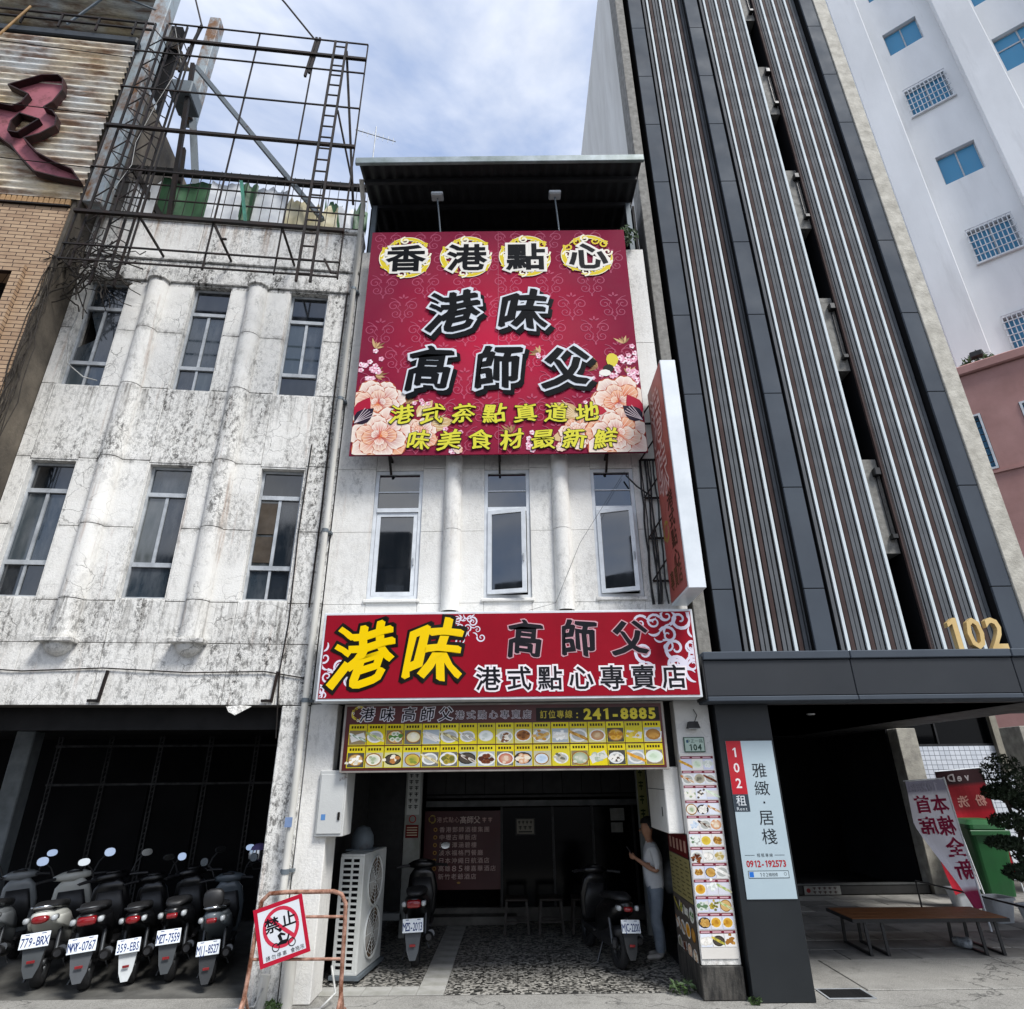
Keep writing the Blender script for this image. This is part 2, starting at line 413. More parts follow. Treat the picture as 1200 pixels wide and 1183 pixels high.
wv_ = t.new('ShaderNodeVectorMath', operation='ADD'); nz_ = t.new('ShaderNodeTexNoise'); nz_.inputs['Scale'].default_value = 2.5; nz_.inputs['Detail'].default_value = 6; t.lk(g_, nz_.inputs['Vector']); t.lk(nz_.outputs['Color'], wv_.inputs[0]); t.lk(g_, wv_.inputs[1])
ck_ = t.ramp(t.voro(.33, co=wv_.outputs[0]), .001, .005, (1, 1, 1, 1), (0, 0, 0, 1)); k = t.mix(t.math('MULTIPLY', ck_, .8), k, (.03, .03, .028))
t.color(k); t.rough(.9); t.bump(t.math('SUBTRACT', t.noise(55, 5, .7, g_), t.math('MULTIPLY', ck_, .8)), .6, .01); m_conc = t.m
m_concd = pm('arcade_concrete', '6a6964', '3f3e3b', 1.8, .85, bump=.4, bsc=50, dirt=.5)
m_marble = pm('grey_marble', 'b9b8b3', '98978f', 3, .45, dirt=.2, bump=.1)
m_slabs = [pm('stone_slab_%d' % i, a, b, 2.6, .75, bump=.35, bsc=70, dirt=.35) for i, (a, b) in enumerate((('9a9892', '7a7873'), ('8b8984', '6b6a66'), ('a5a39c', '86847e'), ('7e7c78', '64635f')))]

# ================================================================ ground
tag(part('ground', MB().add([(-600, -600, -.02), (600, -600, -.02), (600, 600, -.02), (-600, 600, -.02)], [(0, 1, 2, 3)]), m_asphalt), kind='structure')
pave = tag(part('pavement', B(-14, 14, 6.2, 8.28, -.02, -.004, bev=.004), m_conc), kind='structure')
# shop arcade floor: terrazzo tiles and pale marble strips
af = tag(part('arcade_floor', B(-2.2, 2.0, 8.281, 13.4, -.02, -.008), m_core), kind='structure')
tm = fix(B(-.198, .198, -.198, .198, -.012, 0, bev=.002).mesh('floor_tile')); tm.materials.append(m_terr)
for i in range(11):
    for j in range(13):
        x, y = (-.6 + i * .4 if i < 7 else -1.302 - (i - 7) * .4), 8.50 + j * .4
        if x < -2.2: continue
        if i >= 7: y += .302
        part('floor_tile', tm, None, af, (x, y, 0))
mm = fix(B(-.148, .148, -.148, .148, -.012, .001, bev=.002).mesh('marble_tile')); mm.materials.append(m_marble)
for j in range(16): part('marble_tile', mm, None, af, (-.95, 8.45 + j * .3, 0))
for i in range(4): part('marble_tile', mm, None, af, (-1.25 - i * .3, 8.45, 0))
lf = tag(part('side_arcade_floor', B(-14, -2.21, 8.281, 14, -.02, -.003), m_concd), kind='structure')
# paved forecourt of the tower
fc = tag(part('forecourt', B(2.38, 16, 8.281, 18, -.02, -.010), m_core), kind='structure')
def slab(x0, x1, y0, y1, m):
    part('paving_slab', B(x0 + .006, x1 - .006, y0 + .006, y1 - .006, -.012, random.uniform(-.0015, .0015), bev=.006), m, fc)
for i, (x0, x1) in enumerate([(2.4, 3.15), (3.15, 3.78), (3.78, 5.95), (5.95, 8.1), (8.1, 10.3)]):
    for (y0, y1) in ((8.29, 9.5),): slab(x0, x1, y0, y1, m_conc)
y = 9.5; row = 0
while y < 14:
    x = 2.4 - (row % 2) * .3
    while x < 11:
        slab(max(2.4, x), x + .9, y, y + .5, random.choice(m_slabs)); x += .9
    y += .5; row += 1

# ================================================================ old peeling building
LA = 6.4
LB = thing('old_building', 'old white three-storey building with peeling mouldy paint and narrow windows', 'building', (-2.5, 8, 0), LA)
ZJ = [2.98, 3.72, 4.25, 5.25, 6.25, 7.44, 8.45, 9.42]
piers = [(-.44, -.006), (-1.96, -1.07), (-3.5, -2.57), (-4.3, -4.12)]
bays = [(-1.07, -.44), (-2.57, -1.96), (-4.12, -3.5)]
core = MB()
for a, b in piers: core.box(a, b, .012, .26, 2.98, 9.42)
for a, b in bays:
    for z0, z1 in ((2.98, 4.27), (6.22, 7.42)): core.box(a, b, .012, .26, z0, z1)
core.box(-4.3, -.006, .3, 6.0, 9.3, 9.9)                     # roof slab
core.box(-4.3, -.006, .3, 6.0, 2.99, 3.2)                    # first floor slab
core.box(-4.3, -4.1, .3, 6, 3.2, 9.3).box(-.2, -.006, .3, 6, 3.2, 9.3)
part('wall_core', core, m_core, LB)
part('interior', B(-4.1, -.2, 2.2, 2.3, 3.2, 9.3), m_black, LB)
for a, b in piers:
    for z0, z1 in zip(ZJ[:-1], ZJ[1:]):
        part('wall_panel', B(a, b, random.uniform(-.003, 0), .011, z0 + .004, z1 - .004, bev=.004), m_peel, LB)
for a, b in bays:
    for z0, z1 in ((2.98, 3.72), (3.72, 4.27), (6.22, 7.42)):
        part('wall_panel', B(a + .004, b - .004, .003, .011, z0 + .004, z1 - .002, bev=.003), m_peel, LB)
# reveals of the openings
for a, b in bays:
    for z0, z1 in ((4.27, 6.22), (7.42, 9.42)):
        rv = MB().box(a - .001, a + .02, .011, .25, z0, z1).box(b - .02, b + .001, .011, .25, z0, z1)
        rv.box(a + .02, b - .02, .011, .25, z0 - .001, z0 + .02).box(a + .02, b - .02, .011, .25, z1 - .02, z1 + .001)
        part('window_reveal', rv, m_peel, LB)
# half-round pilasters in drums, cap and corbel
for u in (-1.555, -3.075):
    pil = part('pilaster', B(u - .1, u + .1, -.02, .01, 3.76, 9.38), m_core, LB)
    zs = [3.76, 4.25, 5.25, 6.25, 7.44, 8.45, 9.40]
    for z0, z1 in zip(zs[:-1], zs[1:]):
        prof = [(.146, z0 + .005), (.146, z1 - .005)]
        d = MB().lathe(prof, 14, arc=(180, 360)); d.v = [(v[0] + u, v[1] * .95 - .003, v[2]) for v in d.v]
        part('drum', d, m_peel, pil)
    d = MB().lathe([(.0, 9.47), (.12, 9.46), (.17, 9.425), (.17, 9.40), (.14, 9.395)], 14, arc=(180, 360)); d.v = [(v[0] + u, v[1] - .003, v[2]) for v in d.v]
    part('cap', d, m_peel, pil)
    d = MB().box(u - .21, u + .21, -.19, -.003, 3.70, 3.755, bev=.008); part('ledge', d, m_peel, pil)
    d = MB().lathe([(.17, 3.70), (.155, 3.64), (.1, 3.58), (.0, 3.54)], 14, arc=(180, 360)); d.v = [(v[0] + u, v[1] * .9 - .003, v[2]) for v in d.v]
    part('corbel', d, m_peel, pil)
# frieze and parapet
part('frieze', B(-4.3, -.006, -.03, .28, 9.425, 9.84, bev=.012), m_peel, LB)
for a, b in ((-4.3, -2.6), (-2.595, -.006)):
    part('parapet', B(a, b, -.06, .22, 9.845, 10.66, bev=.012), m_peel, LB)
part('coping', B(-4.34, 0, -.11, .27, 10.665, 10.75, bev=.015), m_peel, LB)
part('arcade_beam', B(-4.3, -.33, .28, .32, 2.72, 3.0), m_dark, LB)
part('shopfront_pillar', MB().box(-.34, -.006, .0, .42, 0, 2.975, bev=.01), m_peel, LB)
# windows
GC = [glass('pane_dusky_%d' % i, c, .05, d, .7, 1.7) for i, (c, d) in enumerate((('1a2128', .35), ('28323a', .5), ('10151a', .2), ('3a444a', .6), ('4a4f4e', .7)))]
def old_window(a, b, z0, z1, za, zb, split_low, panes, broken=False):
    w_ = thing('window', None, None); w_.parent = LB
    w_.name = 'window'; y0, y1 = .10, .15; a += .022; b -= .022; z0 += .022; z1 -= .022
    fr = MB().box(a, a + .035, y0, y1, z0, z1).box(b - .035, b, y0, y1, z0, z1)
    fr.box(a + .035, b - .035, y0, y1, z0, z0 + .035).box(a + .035, b - .035, y0, y1, z1 - .035, z1)
    fr.box(a + .035, b - .035, y0 - .012, y1, za - .03, za + .03).box(a + .035, b - .035, y0 - .012, y1, zb - .03, zb + .03)
    part('frame', fr, m_alu, w_)
    mid = (a + b) / 2
    part('mullion', B(mid - .02, mid + .02, y0 + .002, y1, zb + .03, za - .03), m_alu, w_)
    if split_low: part('mullion', B(mid - .016, mid + .016, y0 + .002, y1, z0 + .035, zb - .03), m_alu, w_)
    P = lambda x0, x1, q0, q1, m, t=0: part('pane', B(x0, x1, y0 + .022, y0 + .028, q0, q1), m, w_, rot=(0, 0, 0))
    P(a + .035, b - .035, za + .03, z1 - .035, GC[panes[0]])
    if broken:
        x0, x1, q0, q1 = a + .035, mid - .02, zb + .03, za - .03
        part('broken_pane', MB().prism([(x0, q0), (x1, q0), (x1, q0 + .42), (x0 + .01, q0 + .26)], y0 + .022, y0 + .028), GC[panes[1]], w_)
        part('broken_pane', MB().prism([(x1, q0 + .46), (x1, q1), (x0 + .05, q1), (x0 + .06, q1 - .06)], y0 + .022, y0 + .028), GC[panes[1]], w_)
    else: P(a + .035, mid - .02, zb + .03, za - .03, GC[panes[1]])
    P(mid + .02, b - .035, zb + .03, za - .03, GC[panes[2]])
    if split_low:
        P(a + .035, mid - .016, z0 + .035, zb - .03, GC[panes[3]]); P(mid + .016, b - .035, z0 + .035, zb - .03, GC[panes[4]])
    else: P(a + .035, b - .035, z0 + .035, zb - .03, GC[panes[3]])
    return w_
old_window(*bays[2], 7.42, 9.42, 8.9, 7.88, True, (0, 1, 0, 3, 1), True)
old_window(*bays[1], 7.42, 9.42, 8.9, 7.88, True, (2, 1, 1, 0, 3))
old_window(*bays[0], 7.42, 9.42, 8.87, 7.85, False, (2, 3, 1, 2, 0))
old_window(*bays[2], 4.27, 6.22, 5.78, 4.76, True, (2, 3, 1, 0, 2))
old_window(*bays[1], 4.27, 6.22, 5.77, 4.76, False, (1, 4, 0, 1, 0))
ww = old_window(*bays[0], 4.27, 6.22, 5.78, 4.75, True, (2, 4, 0, 1, 0))
part('board', B(-1.0, -.78, .1, .117, 4.83, 5.20), pm('brown_board', '4a4034', '352c22', 5, .8), ww)
part('board', B(-1.0, -.78, .1, .117, 5.24, 5.70), pm('brown_board', '4a4034'), ww)
# things fixed on the wall
cab = MB().tube([(-4.28, -.02, 3.42), (-3.4, -.02, 3.37), (-2.5, -.02, 3.41), (-1.5, -.025, 3.36), (-.6, -.02, 3.38), (-.1, -.02, 3.30)], .008, 5)
cab.tube([(-.40, -.015, 6.6), (-.42, -.015, 5.2), (-.39, -.015, 4.0), (-.42, -.02, 3.4), (-.36, -.02, 2.6)], .009, 5)
cab.tube([(-.16, -.015, 9.6), (-.17, -.015, 7.4), (-.15, -.015, 5.6), (-.16, -.015, 4.2)], .012, 6)
part('cable', cab, m_steel, LB)
for u in (-2.46, -.47): part('bracket', MB().bar((u, -.03, 3.01), (u + .03, -.03, 3.38), .03).bar((u - .12, -.03, 3.03), (u, -.03, 3.03), .03), m_steel, LB)
part('torn_plaster', MB().add([(-1.0, .0, 2.97), (-.82, -.03, 2.98), (-.7, .01, 2.97), (-.86, -.06, 2.86), (-.95, -.03, 2.9)], [(0, 1, 4), (1, 3, 4), (1, 2, 3)]), m_peel, LB)

# arcade behind the scooters: dark back wall with a lattice gate, side column
part('back_wall', B(-8.5, -.35, 5.4, 5.5, 0, 3.0), m_black, LB)
part('arcade_ceiling', B(-8.5, -.006, .33, 5.4, 2.9, 2.96), m_dark, LB)
part('arcade_side_wall', B(-.06, -.006, .45, 5.4, 0, 2.9), m_dark, LB)
gate = thing('lattice_gate', 'dark folding lattice gate across the back of the scooter arcade', 'gate', (-2.5, 8, 0), LA)
m_gate = pm('gate_steel', '4a4a4a', '2c2c2c', 8, .5, .6)
for x in (-.9, -1.7, -2.5, -3.35, -4.2, -5.05):
    g = MB().bar((x - .03, 4.3, .0), (x - .03, 4.3, 2.88), .02).bar((x + .03, 4.3, 0), (x + .03, 4.3, 2.88), .02)
    for k in range(36): g.bar((x - .03, 4.3, .04 + k * .08), (x + .03, 4.3, .08 + k * .08), .012)
    part('gate_post', g, m_gate, gate)
for z in (2.1, 2.72): part('rail', MB().bar((-5.1, 4.28, z), (-.6, 4.28, z), .02, .035), m_gate, gate)
for x in (-1.3, -2.1, -2.95, -3.8): part('gate_panel', B(x - .36, x + .36, 4.32, 4.335, .05, 2.08), m_black, gate)
colm = thing('arcade_column', 'pale grey square column deep in the arcade beside the white scooter', 'column', (-7.75, 10.6, 0), LA)
part('shaft', MB().box(-.14, .14, -.14, .14, 0, 2.9, bev=.015), pm('pale_column', '8f979c', '6d7478', 3, .7, dirt=.3), colm)
part('base', B(-.17, .17, -.17, .17, 0, .18, bev=.01), m_concd, colm)

# ================================================================ tan brick building
m_bw = NT('tan_brick'); x, y, z = m_bw.xyz()
cmb = m_bw.new('ShaderNodeCombineXYZ'); m_bw.lk(m_bw.math('ADD', x, y), cmb.inputs[0]); m_bw.lk(z, cmb.inputs[1])
br = m_bw.new('ShaderNodeTexBrick'); m_bw.lk(cmb.outputs[0], br.inputs['Vector'])
br.inputs['Scale'].default_value = 1; br.inputs['Brick Width'].default_value = .23; br.inputs['Row Height'].default_value = .068; br.inputs['Mortar Size'].default_value = .0065
br.inputs['Color1'].default_value = (*hx('a2866a'), 1); br.inputs['Color2'].default_value = (*hx('b59a7c'), 1); br.inputs['Mortar'].default_value = (*hx('3a2a20'), 1); br.inputs['Bias'].default_value = -.1
st = m_bw.ramp(m_bw.noise(2.0, 6, .65, m_bw.co((1, 1, .6))), .5, .75)
m_bw.color(m_bw.mix(m_bw.math('MULTIPLY', st, .5), br.outputs[0], hx('5a3a26'))); m_bw.rough(.8)
m_bw.bump(br.outputs['Fac'], -.6, .012); m_brick = m_bw.m
m_side = pm('rough_grey_render', '6e6558', '443e36', 2.0, .92, bump=.8, bsc=18, dirt=.4, stretch=(1, 1, .8))
m_corr = NT('rusty_corrugated_sheet'); x, y, z = m_corr.xyz()
rr = m_corr.ramp(m_corr.noise(1.6, 8, .68, m_corr.co((.7, 1, 3.2))), .46, .60)
rr2 = m_corr.ramp(m_corr.noise(9, 6, .7, m_corr.co((.8, 1, 4))), .48, .66)
ru = m_corr.mix(m_corr.noise(14, 5, .7), hx('94602f'), hx('4a2c18'))
pc = m_corr.mix(m_corr.ramp(m_corr.noise(1.0, 4), .35, .65), hx('e0e2de'), hx('e0cba4'))
m_corr.color(m_corr.mix(m_corr.math('MULTIPLY', m_corr.math('MAXIMUM', rr, m_corr.math('MULTIPLY', rr2, .5)), .85), pc, ru)); m_corr.rough(.6); m_corr.p.inputs['Metallic'].default_value = .1
m_corr = m_corr.m
BB = thing('brick_building', 'tan brick building with a rusty corrugated sheet front at far left', 'building', (-2.5, 8, 0), LA)
X0, X1, YF = -9.0, -4.36, -.55
wl = MB().box(-4.62, X1, YF, YF + .2, 3.0, 10.30).box(X0, -4.98, YF, YF + .2, 8.9, 10.30).box(X0, -4.62, YF, YF + .2, 3.0, 6.9).box(-4.98, -4.62, YF, YF + .2, 8.9, 10.30)
part('brick_wall', wl, m_brick, BB)
part('window_jamb', MB().box(-4.76, -4.625, YF - .07, YF + .5, 6.7, 8.9), m_brick, BB)
part('window_head', MB().box(-7.5, -4.625, YF - .07, YF + .2, 8.905, 9.04), m_brick, BB)
part('dark_opening', B(-7.5, -4.76, YF + .35, YF + .4, 6.7, 8.9), m_black, BB)
sb = fix(B(-.033, .033, -.02, .02, -.06, .06, bev=.006).mesh('soldier_brick')); sb.materials.append(pm('soldier_brick_clay', 'b8946a', '9a7850', 9, .8, bump=.3))
for k in range(34): part('soldier_brick', sb, None, BB, (X1 - .05 - k * .078, YF - .005, 10.37))
part('shelf_angle', B(X0, X1, YF - .04, YF + .1, 10.27, 10.30), m_steel, BB)
part('side_wall', B(X1 - .0, X1 + .055, YF + .01, .0, 0, 10.6), m_side, BB)
part('body', B(X0, X1 - .01, YF + .45, 5.5, 3.0, 14.2), m_side, BB)
part('ground_floor_pier', B(-5.2, X1, YF, -.0, 0, 2.98), m_side, BB)
def corrugated(x0, x1, z0, z1, n, amp, y, M=None, vertical=False):
    vs = []; fs = []; st_ = 6
    tot = n * st_
    for i in range(tot + 1):
        a = i / tot; o = amp * math.sin(a * n * 2 * math.pi)
        if vertical: vs += [(x0 + (x1 - x0) * a, y + o, z0), (x0 + (x1 - x0) * a, y + o, z1)]
        else: vs += [(x0, y + o, z0 + (z1 - z0) * a), (x1, y + o, z0 + (z1 - z0) * a)]
    for i in range(tot): fs.append((2 * i, 2 * i + 1, 2 * i + 3, 2 * i + 2))
    m = MB().add(vs, fs, True); return m
for (a, b, z0, z1, n, dy) in ((-6.55, X1 + .10, 10.43, 11.62, 8, 0), (-6.55, X1 + .08, 11.58, 12.9, 9, -.02), (-6.55, X1 + .12, 12.86, 14.2, 9, -.035),
                              (-9.0, -6.5, 10.43, 12.3, 13, -.05), (-9.0, -6.5, 12.25, 14.2, 13, -.06)):
    part('corrugated_sheet', corrugated(a, b, z0, z1, n, .024, YF - .03 + dy), m_corr, BB)
# roof edge: gutter, railing, dark loft under a corrugated roof
part('gutter', B(X0, X1 + .15, YF - .12, YF + .05, 14.22, 14.38, bev=.02), pm('dark_gutter', '2b3238', '1b2126', 4, .6, dirt=.3), BB)
rl = MB()
for z in (14.56, 14.74): rl.bar((X0, YF - .15, z), (-4.0, YF - .15, z), .03)
for k in range(8): rl.bar((-4.3 - k * .62, YF - .15, 14.38), (-4.3 - k * .62, YF - .15, 14.76), .03)
part('railing', rl, m_steel, BB)
part('loft', B(X0, X1 - .05, YF + 1.2, YF + 1.3, 14.2, 17), m_black, BB)
part('loft_floor', B(X0, X1 - .05, YF + .1, YF + 1.2, 14.3, 14.42), pm('pale_slab', 'b9c2c9', '9aa3aa', 2, .8), BB)
part('loft_roof', corrugated(X0, X1 + .05, 0, 2.0, 10, .02, 0), m_corr, BB, (0, YF - .25, 16.0), (R(-80), 0, 0))
part('loft_stud', MB().bar((-5.6, YF + .05, 14.8), (-5.0, YF + .05, 16.1), .03).bar((-5.1, YF + .05, 15.9), (-4.2, YF + .05, 15.5), .025), m_gsteel, BB)
part('bamboo', MB().tube([(-6.5, YF - .2, 13.4), (-6.05, YF - .22, 14.75)], .02, 6), pm('bamboo_pole', 'b38f5c', '8c6b3f', 8, .6), BB)
# corner steel post with gusset plates
m_post = rusty('pale_blue_flaking_paint', 'a2aeb4', '8a5f36', (.46, .64), 3.4, .1, (1, 1, .6))
part('corner_post', MB().box(X1 + .08, X1 + .36, YF + .05, YF + .30, 10.5, 17.2, bev=.01), m_post, BB)
part('back_post', MB().box(X1 + .52, X1 + .74, .5, .75, 14.0, 17.2, bev=.01), m_post, BB)
part('lamp_box', MB().box(X1 + .62, X1 + 1.0, -.2, .3, 13.7, 14.05, bev=.02), m_gsteel, BB)
# big channel letter
SC = thing('channel_letter', 'large rusty red metal channel character on the corrugated sheet', 'sign', (-2.5, 8, 0), LA)
m_red = rusty('faded_red_enamel', 'a8606a', '5a2620', (.5, .68), 3.0, .1)
m_rim = rusty('dark_letter_rim', '3a1518', '241210', (.4, .6), 4, .2)
CP = [(-5.85, 12.7), (-5.42, 13.02), (-5.17, 13.06), (-5.07, 12.97), (-5.01, 12.69), (-5.08, 12.39), (-5.18, 12.24), (-5.02, 12.17), (-4.93, 12.05), (-4.9, 11.83), (-5.07, 11.62), (-5.27, 11.49), (-5.0, 11.2), (-4.65, 11.0), (-4.41, 10.9), (-4.23, 10.66), (-4.54, 10.7), (-4.92, 10.79), (-5.18, 11.05), (-5.4, 11.30), (-5.76, 11.57), (-6.15, 11.2), (-6.6, 10.9), (-6.7, 11.05), (-6.25, 11.5), (-5.95, 11.95), (-6.4, 11.9), (-6.45, 12.05), (-5.95, 12.25), (-5.64, 12.2), (-5.54, 12.3), (-5.49, 12.52)]
HP = [(-5.54, 11.62), (-5.40, 11.60), (-5.17, 11.95), (-5.49, 12.05), (-5.56, 11.85)]
def letter_plate():
    cu = bpy.data.curves.new('plate', 'CURVE'); cu.dimensions = '2D'; cu.fill_mode = 'BOTH'; cu.extrude = .012
    for P_ in (CP, HP):
        sp = cu.splines.new('POLY'); sp.points.add(len(P_) - 1); sp.use_cyclic_u = True
        for q, p in zip(sp.points, P_): q.co = (p[0], p[1], 0, 1)
    o = bpy.data.objects.new('plate', cu); col.objects.link(o)
    me = bpy.data.meshes.new_from_object(o.evaluated_get(bpy.context.evaluated_depsgraph_get())); bpy.data.objects.remove(o)
    for v in me.vertices: v.co = Vector((v.co.x, -.62 + v.co.z, v.co.y))
    return me
part('face_plate', letter_plate(), m_red, SC)
for P_ in (CP, HP):
    rim = MB()
    for p, q in zip(P_, P_[1:] + P_[:1]): rim.bar((p[0], -.68, p[1]), (q[0], -.68, q[1]), .12, .02, (0, 0, 1)) if abs(q[0] - p[0]) > abs(q[1] - p[1]) else rim.bar((p[0], -.68, p[1]), (q[0], -.68, q[1]), .02, .12, (0, -1, 0))
    part('side_band', rim, m_rim, SC)
for zz in (13.55, 12.05, 10.85): part('stay_wire', MB().tube([(-7.2, -.84, zz + .12), (-4.0, -.84, zz - .02)], .008, 5), m_steel, SC)
# ================================================================ billboard frame on the old building
SF = thing('billboard_frame', 'empty rusted steel billboard frame with ladder above the old white building', 'frame', (-2.5, 8, 0), LA)
YS = -.9
US = [-.14, -1.05, -2.05, -3.1, -3.98]; ZS = [8.92, 9.2, 9.83, 10.77, 11.7, 12.66, 13.6, 13.98, 14.42]
for u in US:
    part('upright', MB().bar((u, YS, 8.9), (u, YS, 14.45), .022), m_steel, SF)
for z in ZS:
    big = z in (9.83, 11.7, 13.98)
    part('cross_rail', MB().bar((-4.0 if z < 13.9 else -3.6, YS - (.03 if big else .025), z), (-.13, YS - (.03 if big else .025), z), .05 if big else .022), m_steel, SF)
# lattice mast at left
for dx in (0, .34):
    lt = MB()
    for q in ((-3.86 + dx, YS + .05), (-3.66 + dx, YS + .05), (-3.76 + dx, YS + .4)):
        lt.bar((q[0], q[1], 8.85), (q[0] + .0, q[1], 14.5), .028)
    zz = 8.9; k = 0
    while zz < 14.3:
        a, b = (-3.86 + dx, -3.66 + dx) if k % 2 else (-3.66 + dx, -3.86 + dx)
        lt.bar((a, YS + .05, zz), (b, YS + .05, zz + .26), .014).bar((a, YS + .05, zz), (-3.76 + dx, YS + .4, zz + .26), .014)
        zz += .26; k += 1
    part('lattice_mast', lt, m_steel, SF)
# ladder
ld = [(-.70, .0), (-.50, .0)]
for x, _ in ld: part('ladder_stile', MB().bar((x, YS - .07, 8.75), (x, YS - .07, 14.35), .035), m_steel, SF)
rg = fix(MB().bar((-.70, 0, 0), (-.50, 0, 0), .02).mesh('rung')); rg.materials.append(m_steel)
for k in range(21): part('rung', rg, None, SF, (0, YS - .07, 8.9 + k * .265))
part('ladder_brace', MB().bar((-.50, YS + .0, 14.2), (-.16, YS + .5, 11.0), .04).bar((-.50, YS, 12.6), (-.2, YS + .4, 11.4), .025), m_steel, SF)
# props running back to the roof
part('prop', MB().bar((-3.7, .3, 15.2), (-.8, .25, 11.3), .08), m_gsteel, SF)
part('prop', MB().bar((-3.85, .6, 15.0), (-2.95, .75, 10.6), .12), m_gsteel, SF)
part('prop', MB().bar((-3.6, .5, 13.1), (-3.3, .5, 10.4), .07), m_steel, SF)
part('prop', MB().bar((-3.45, -.2, 14.5), (-3.35, .3, 10.6), .07), m_steel, SF)
part('prop', MB().bar((-4.2, .3, 12.2), (-3.2, .6, 10.6), .09), m_steel, SF)
for u in US[1:4]: part('tie_arm', MB().bar((u, YS, 9.83), (u, -.05, 9.9), .03), m_steel, SF)
for u, z in ((-2.0, 9.75), (-.36, 9.25)): part('hook', MB().bar((u, YS - .02, z), (u + .12, YS - .02, z - .25), .03).bar((u + .12, YS - .02, z - .25), (u + .2, YS - .02, z - .25), .025), m_steel, SF)
for a, b in (((-3.7, 16.2), (-3.04, 14.44)), ((-2.5, 16.5), (-1.07, 14.42))):
    part('guy_wire', MB().tube([(a[0], YS, a[1]), ((a[0] + b[0]) / 2 + .05, YS, (a[1] + b[1]) / 2 - .03), (b[0], YS, b[1])], .017, 6), m_steel, SF)
for a_, b_ in (((-3.06, YS, 14.5), (-3.2, YS, 13.2)), ((-1.06, YS, 14.5), (-1.14, YS, 13.4)), ((-1.0, YS, 14.5), (-1.08, YS, 13.5))): part('end_post', MB().bar(a_, b_, .04), m_steel, SF)
part('wire', MB().tube([(-3.5, YS, 14.4), (-3.2, YS, 13.4), (-3.35, YS - .05, 12.3), (-3.5, YS, 11.4), (-3.45, YS, 10.9), (-3.6, YS, 10.3)], .004, 4), pm('pale_wire', 'c8c8c4', '8c8c88', 8, .6), SF)

# rooftop hoarding with torn sheets
RH = thing('torn_hoarding', 'torn white and green sheets on a mesh rail above the parapet', 'hoarding', (-2.5, 8, 0), LA)
m_wsheet = pm('weathered_white_sheet', 'eef0f2', 'dde0e2', 2, .6, dirt=.05)
m_green = pm('green_tarpaulin', '3f6b45', '2b4c30', 3, .6, dirt=.3, stretch=(3, 1, .4))
m_cream = pm('cream_sheet', 'ded6ba', 'c4b88f', 3, .65, dirt=.2)
def sheet(u0, u1, z0, z1, y, m, torn=.1, seed=0):
    rnd = random.Random(seed); n = 9; vs = []; fs = []
    for i in range(n):
        a = i / (n - 1); u = u0 + (u1 - u0) * a
        bz = z0 + rnd.uniform(-.02, torn * .6); tz = z1 + rnd.uniform(-torn, .02)
        for k in range(4): vs.append((u + rnd.uniform(-.01, .01), y + .05 * math.sin(a * 9 + k + seed) * .6, bz + (tz - bz) * k / 3))
    for i in range(n - 1):
        for k in range(3): fs.append((i * 4 + k, (i + 1) * 4 + k, (i + 1) * 4 + k + 1, i * 4 + k + 1))
    mb = MB().add(vs, fs, True); return part('sheet', mb, m, RH)
for k, (a, b, z0, z1, y, m, t_) in enumerate([(-4.25, -3.7, 10.72, 11.75, .35, m_wsheet, .15), (-3.75, -2.85, 10.72, 11.95, .45, m_green, .1), (-2.88, -2.2, 10.72, 11.9, .4, m_wsheet, .05),
        (-2.25, -1.55, 10.72, 11.9, .42, m_wsheet, .1), (-1.5, -1.1, 10.74, 11.75, .40, m_cream, .2), (-1.15, -.6, 10.74, 11.6, .42, m_cream, .3), (-.62, -.08, 10.74, 11.65, .45, m_wsheet, .3),
        (-2.3, -2.05, 10.8, 11.9, .36, m_green, .1), (-.85, -.55, 11.1, 11.8, .48, m_green, .35), (-.3, -.05, 11.1, 11.75, .40, m_green, .3), (-1.8, -1.5, 11.3, 11.9, .47, m_green, .3)]):
    sheet(a, b, z0, z1 + .28, y, m, t_, k)
part('top_beam', MB().bar((-4.3, .35, 12.28), (-.05, .35, 12.28), .10), m_dark, RH)
rl = MB()
for z in (11.05, 11.4, 11.75, 12.1): rl.bar((-4.3, .18, z), (-.05, .18, z), .02)
for k in range(27): rl.bar((-4.25 + k * .16, .18, 10.75), (-4.25 + k * .16, .18, 12.2), .010)
part('mesh_rail', rl, m_steel, RH)
part('strut', MB().bar((-2.25, .1, 11.9), (-2.0, .1, 10.8), .05), pm('teal_strut', '3d8a74', '2a6353', 6, .6), RH)

# tv antenna
AN = thing('tv_antenna', 'thin rooftop television antenna between the frame and the shop roof', 'antenna', (-2.97, 9.5, 9.9), 4)
part('mast', MB().tube([(0, 0, 0), (0, 0, 5.75)], .014, 6), m_alu, AN)
part('boom', MB().tube([(-.45, 0, 5.62), (.46, 0, 5.30)], .012, 6), m_alu, AN)
for k in range(8):
    x = -.4 + k * .115; z = 5.62 - .352 * (k * .115 + .05)
    part('element', MB().tube([(x, -.02, z - .13), (x, .02, z + .13)], .006, 5), m_alu, AN)

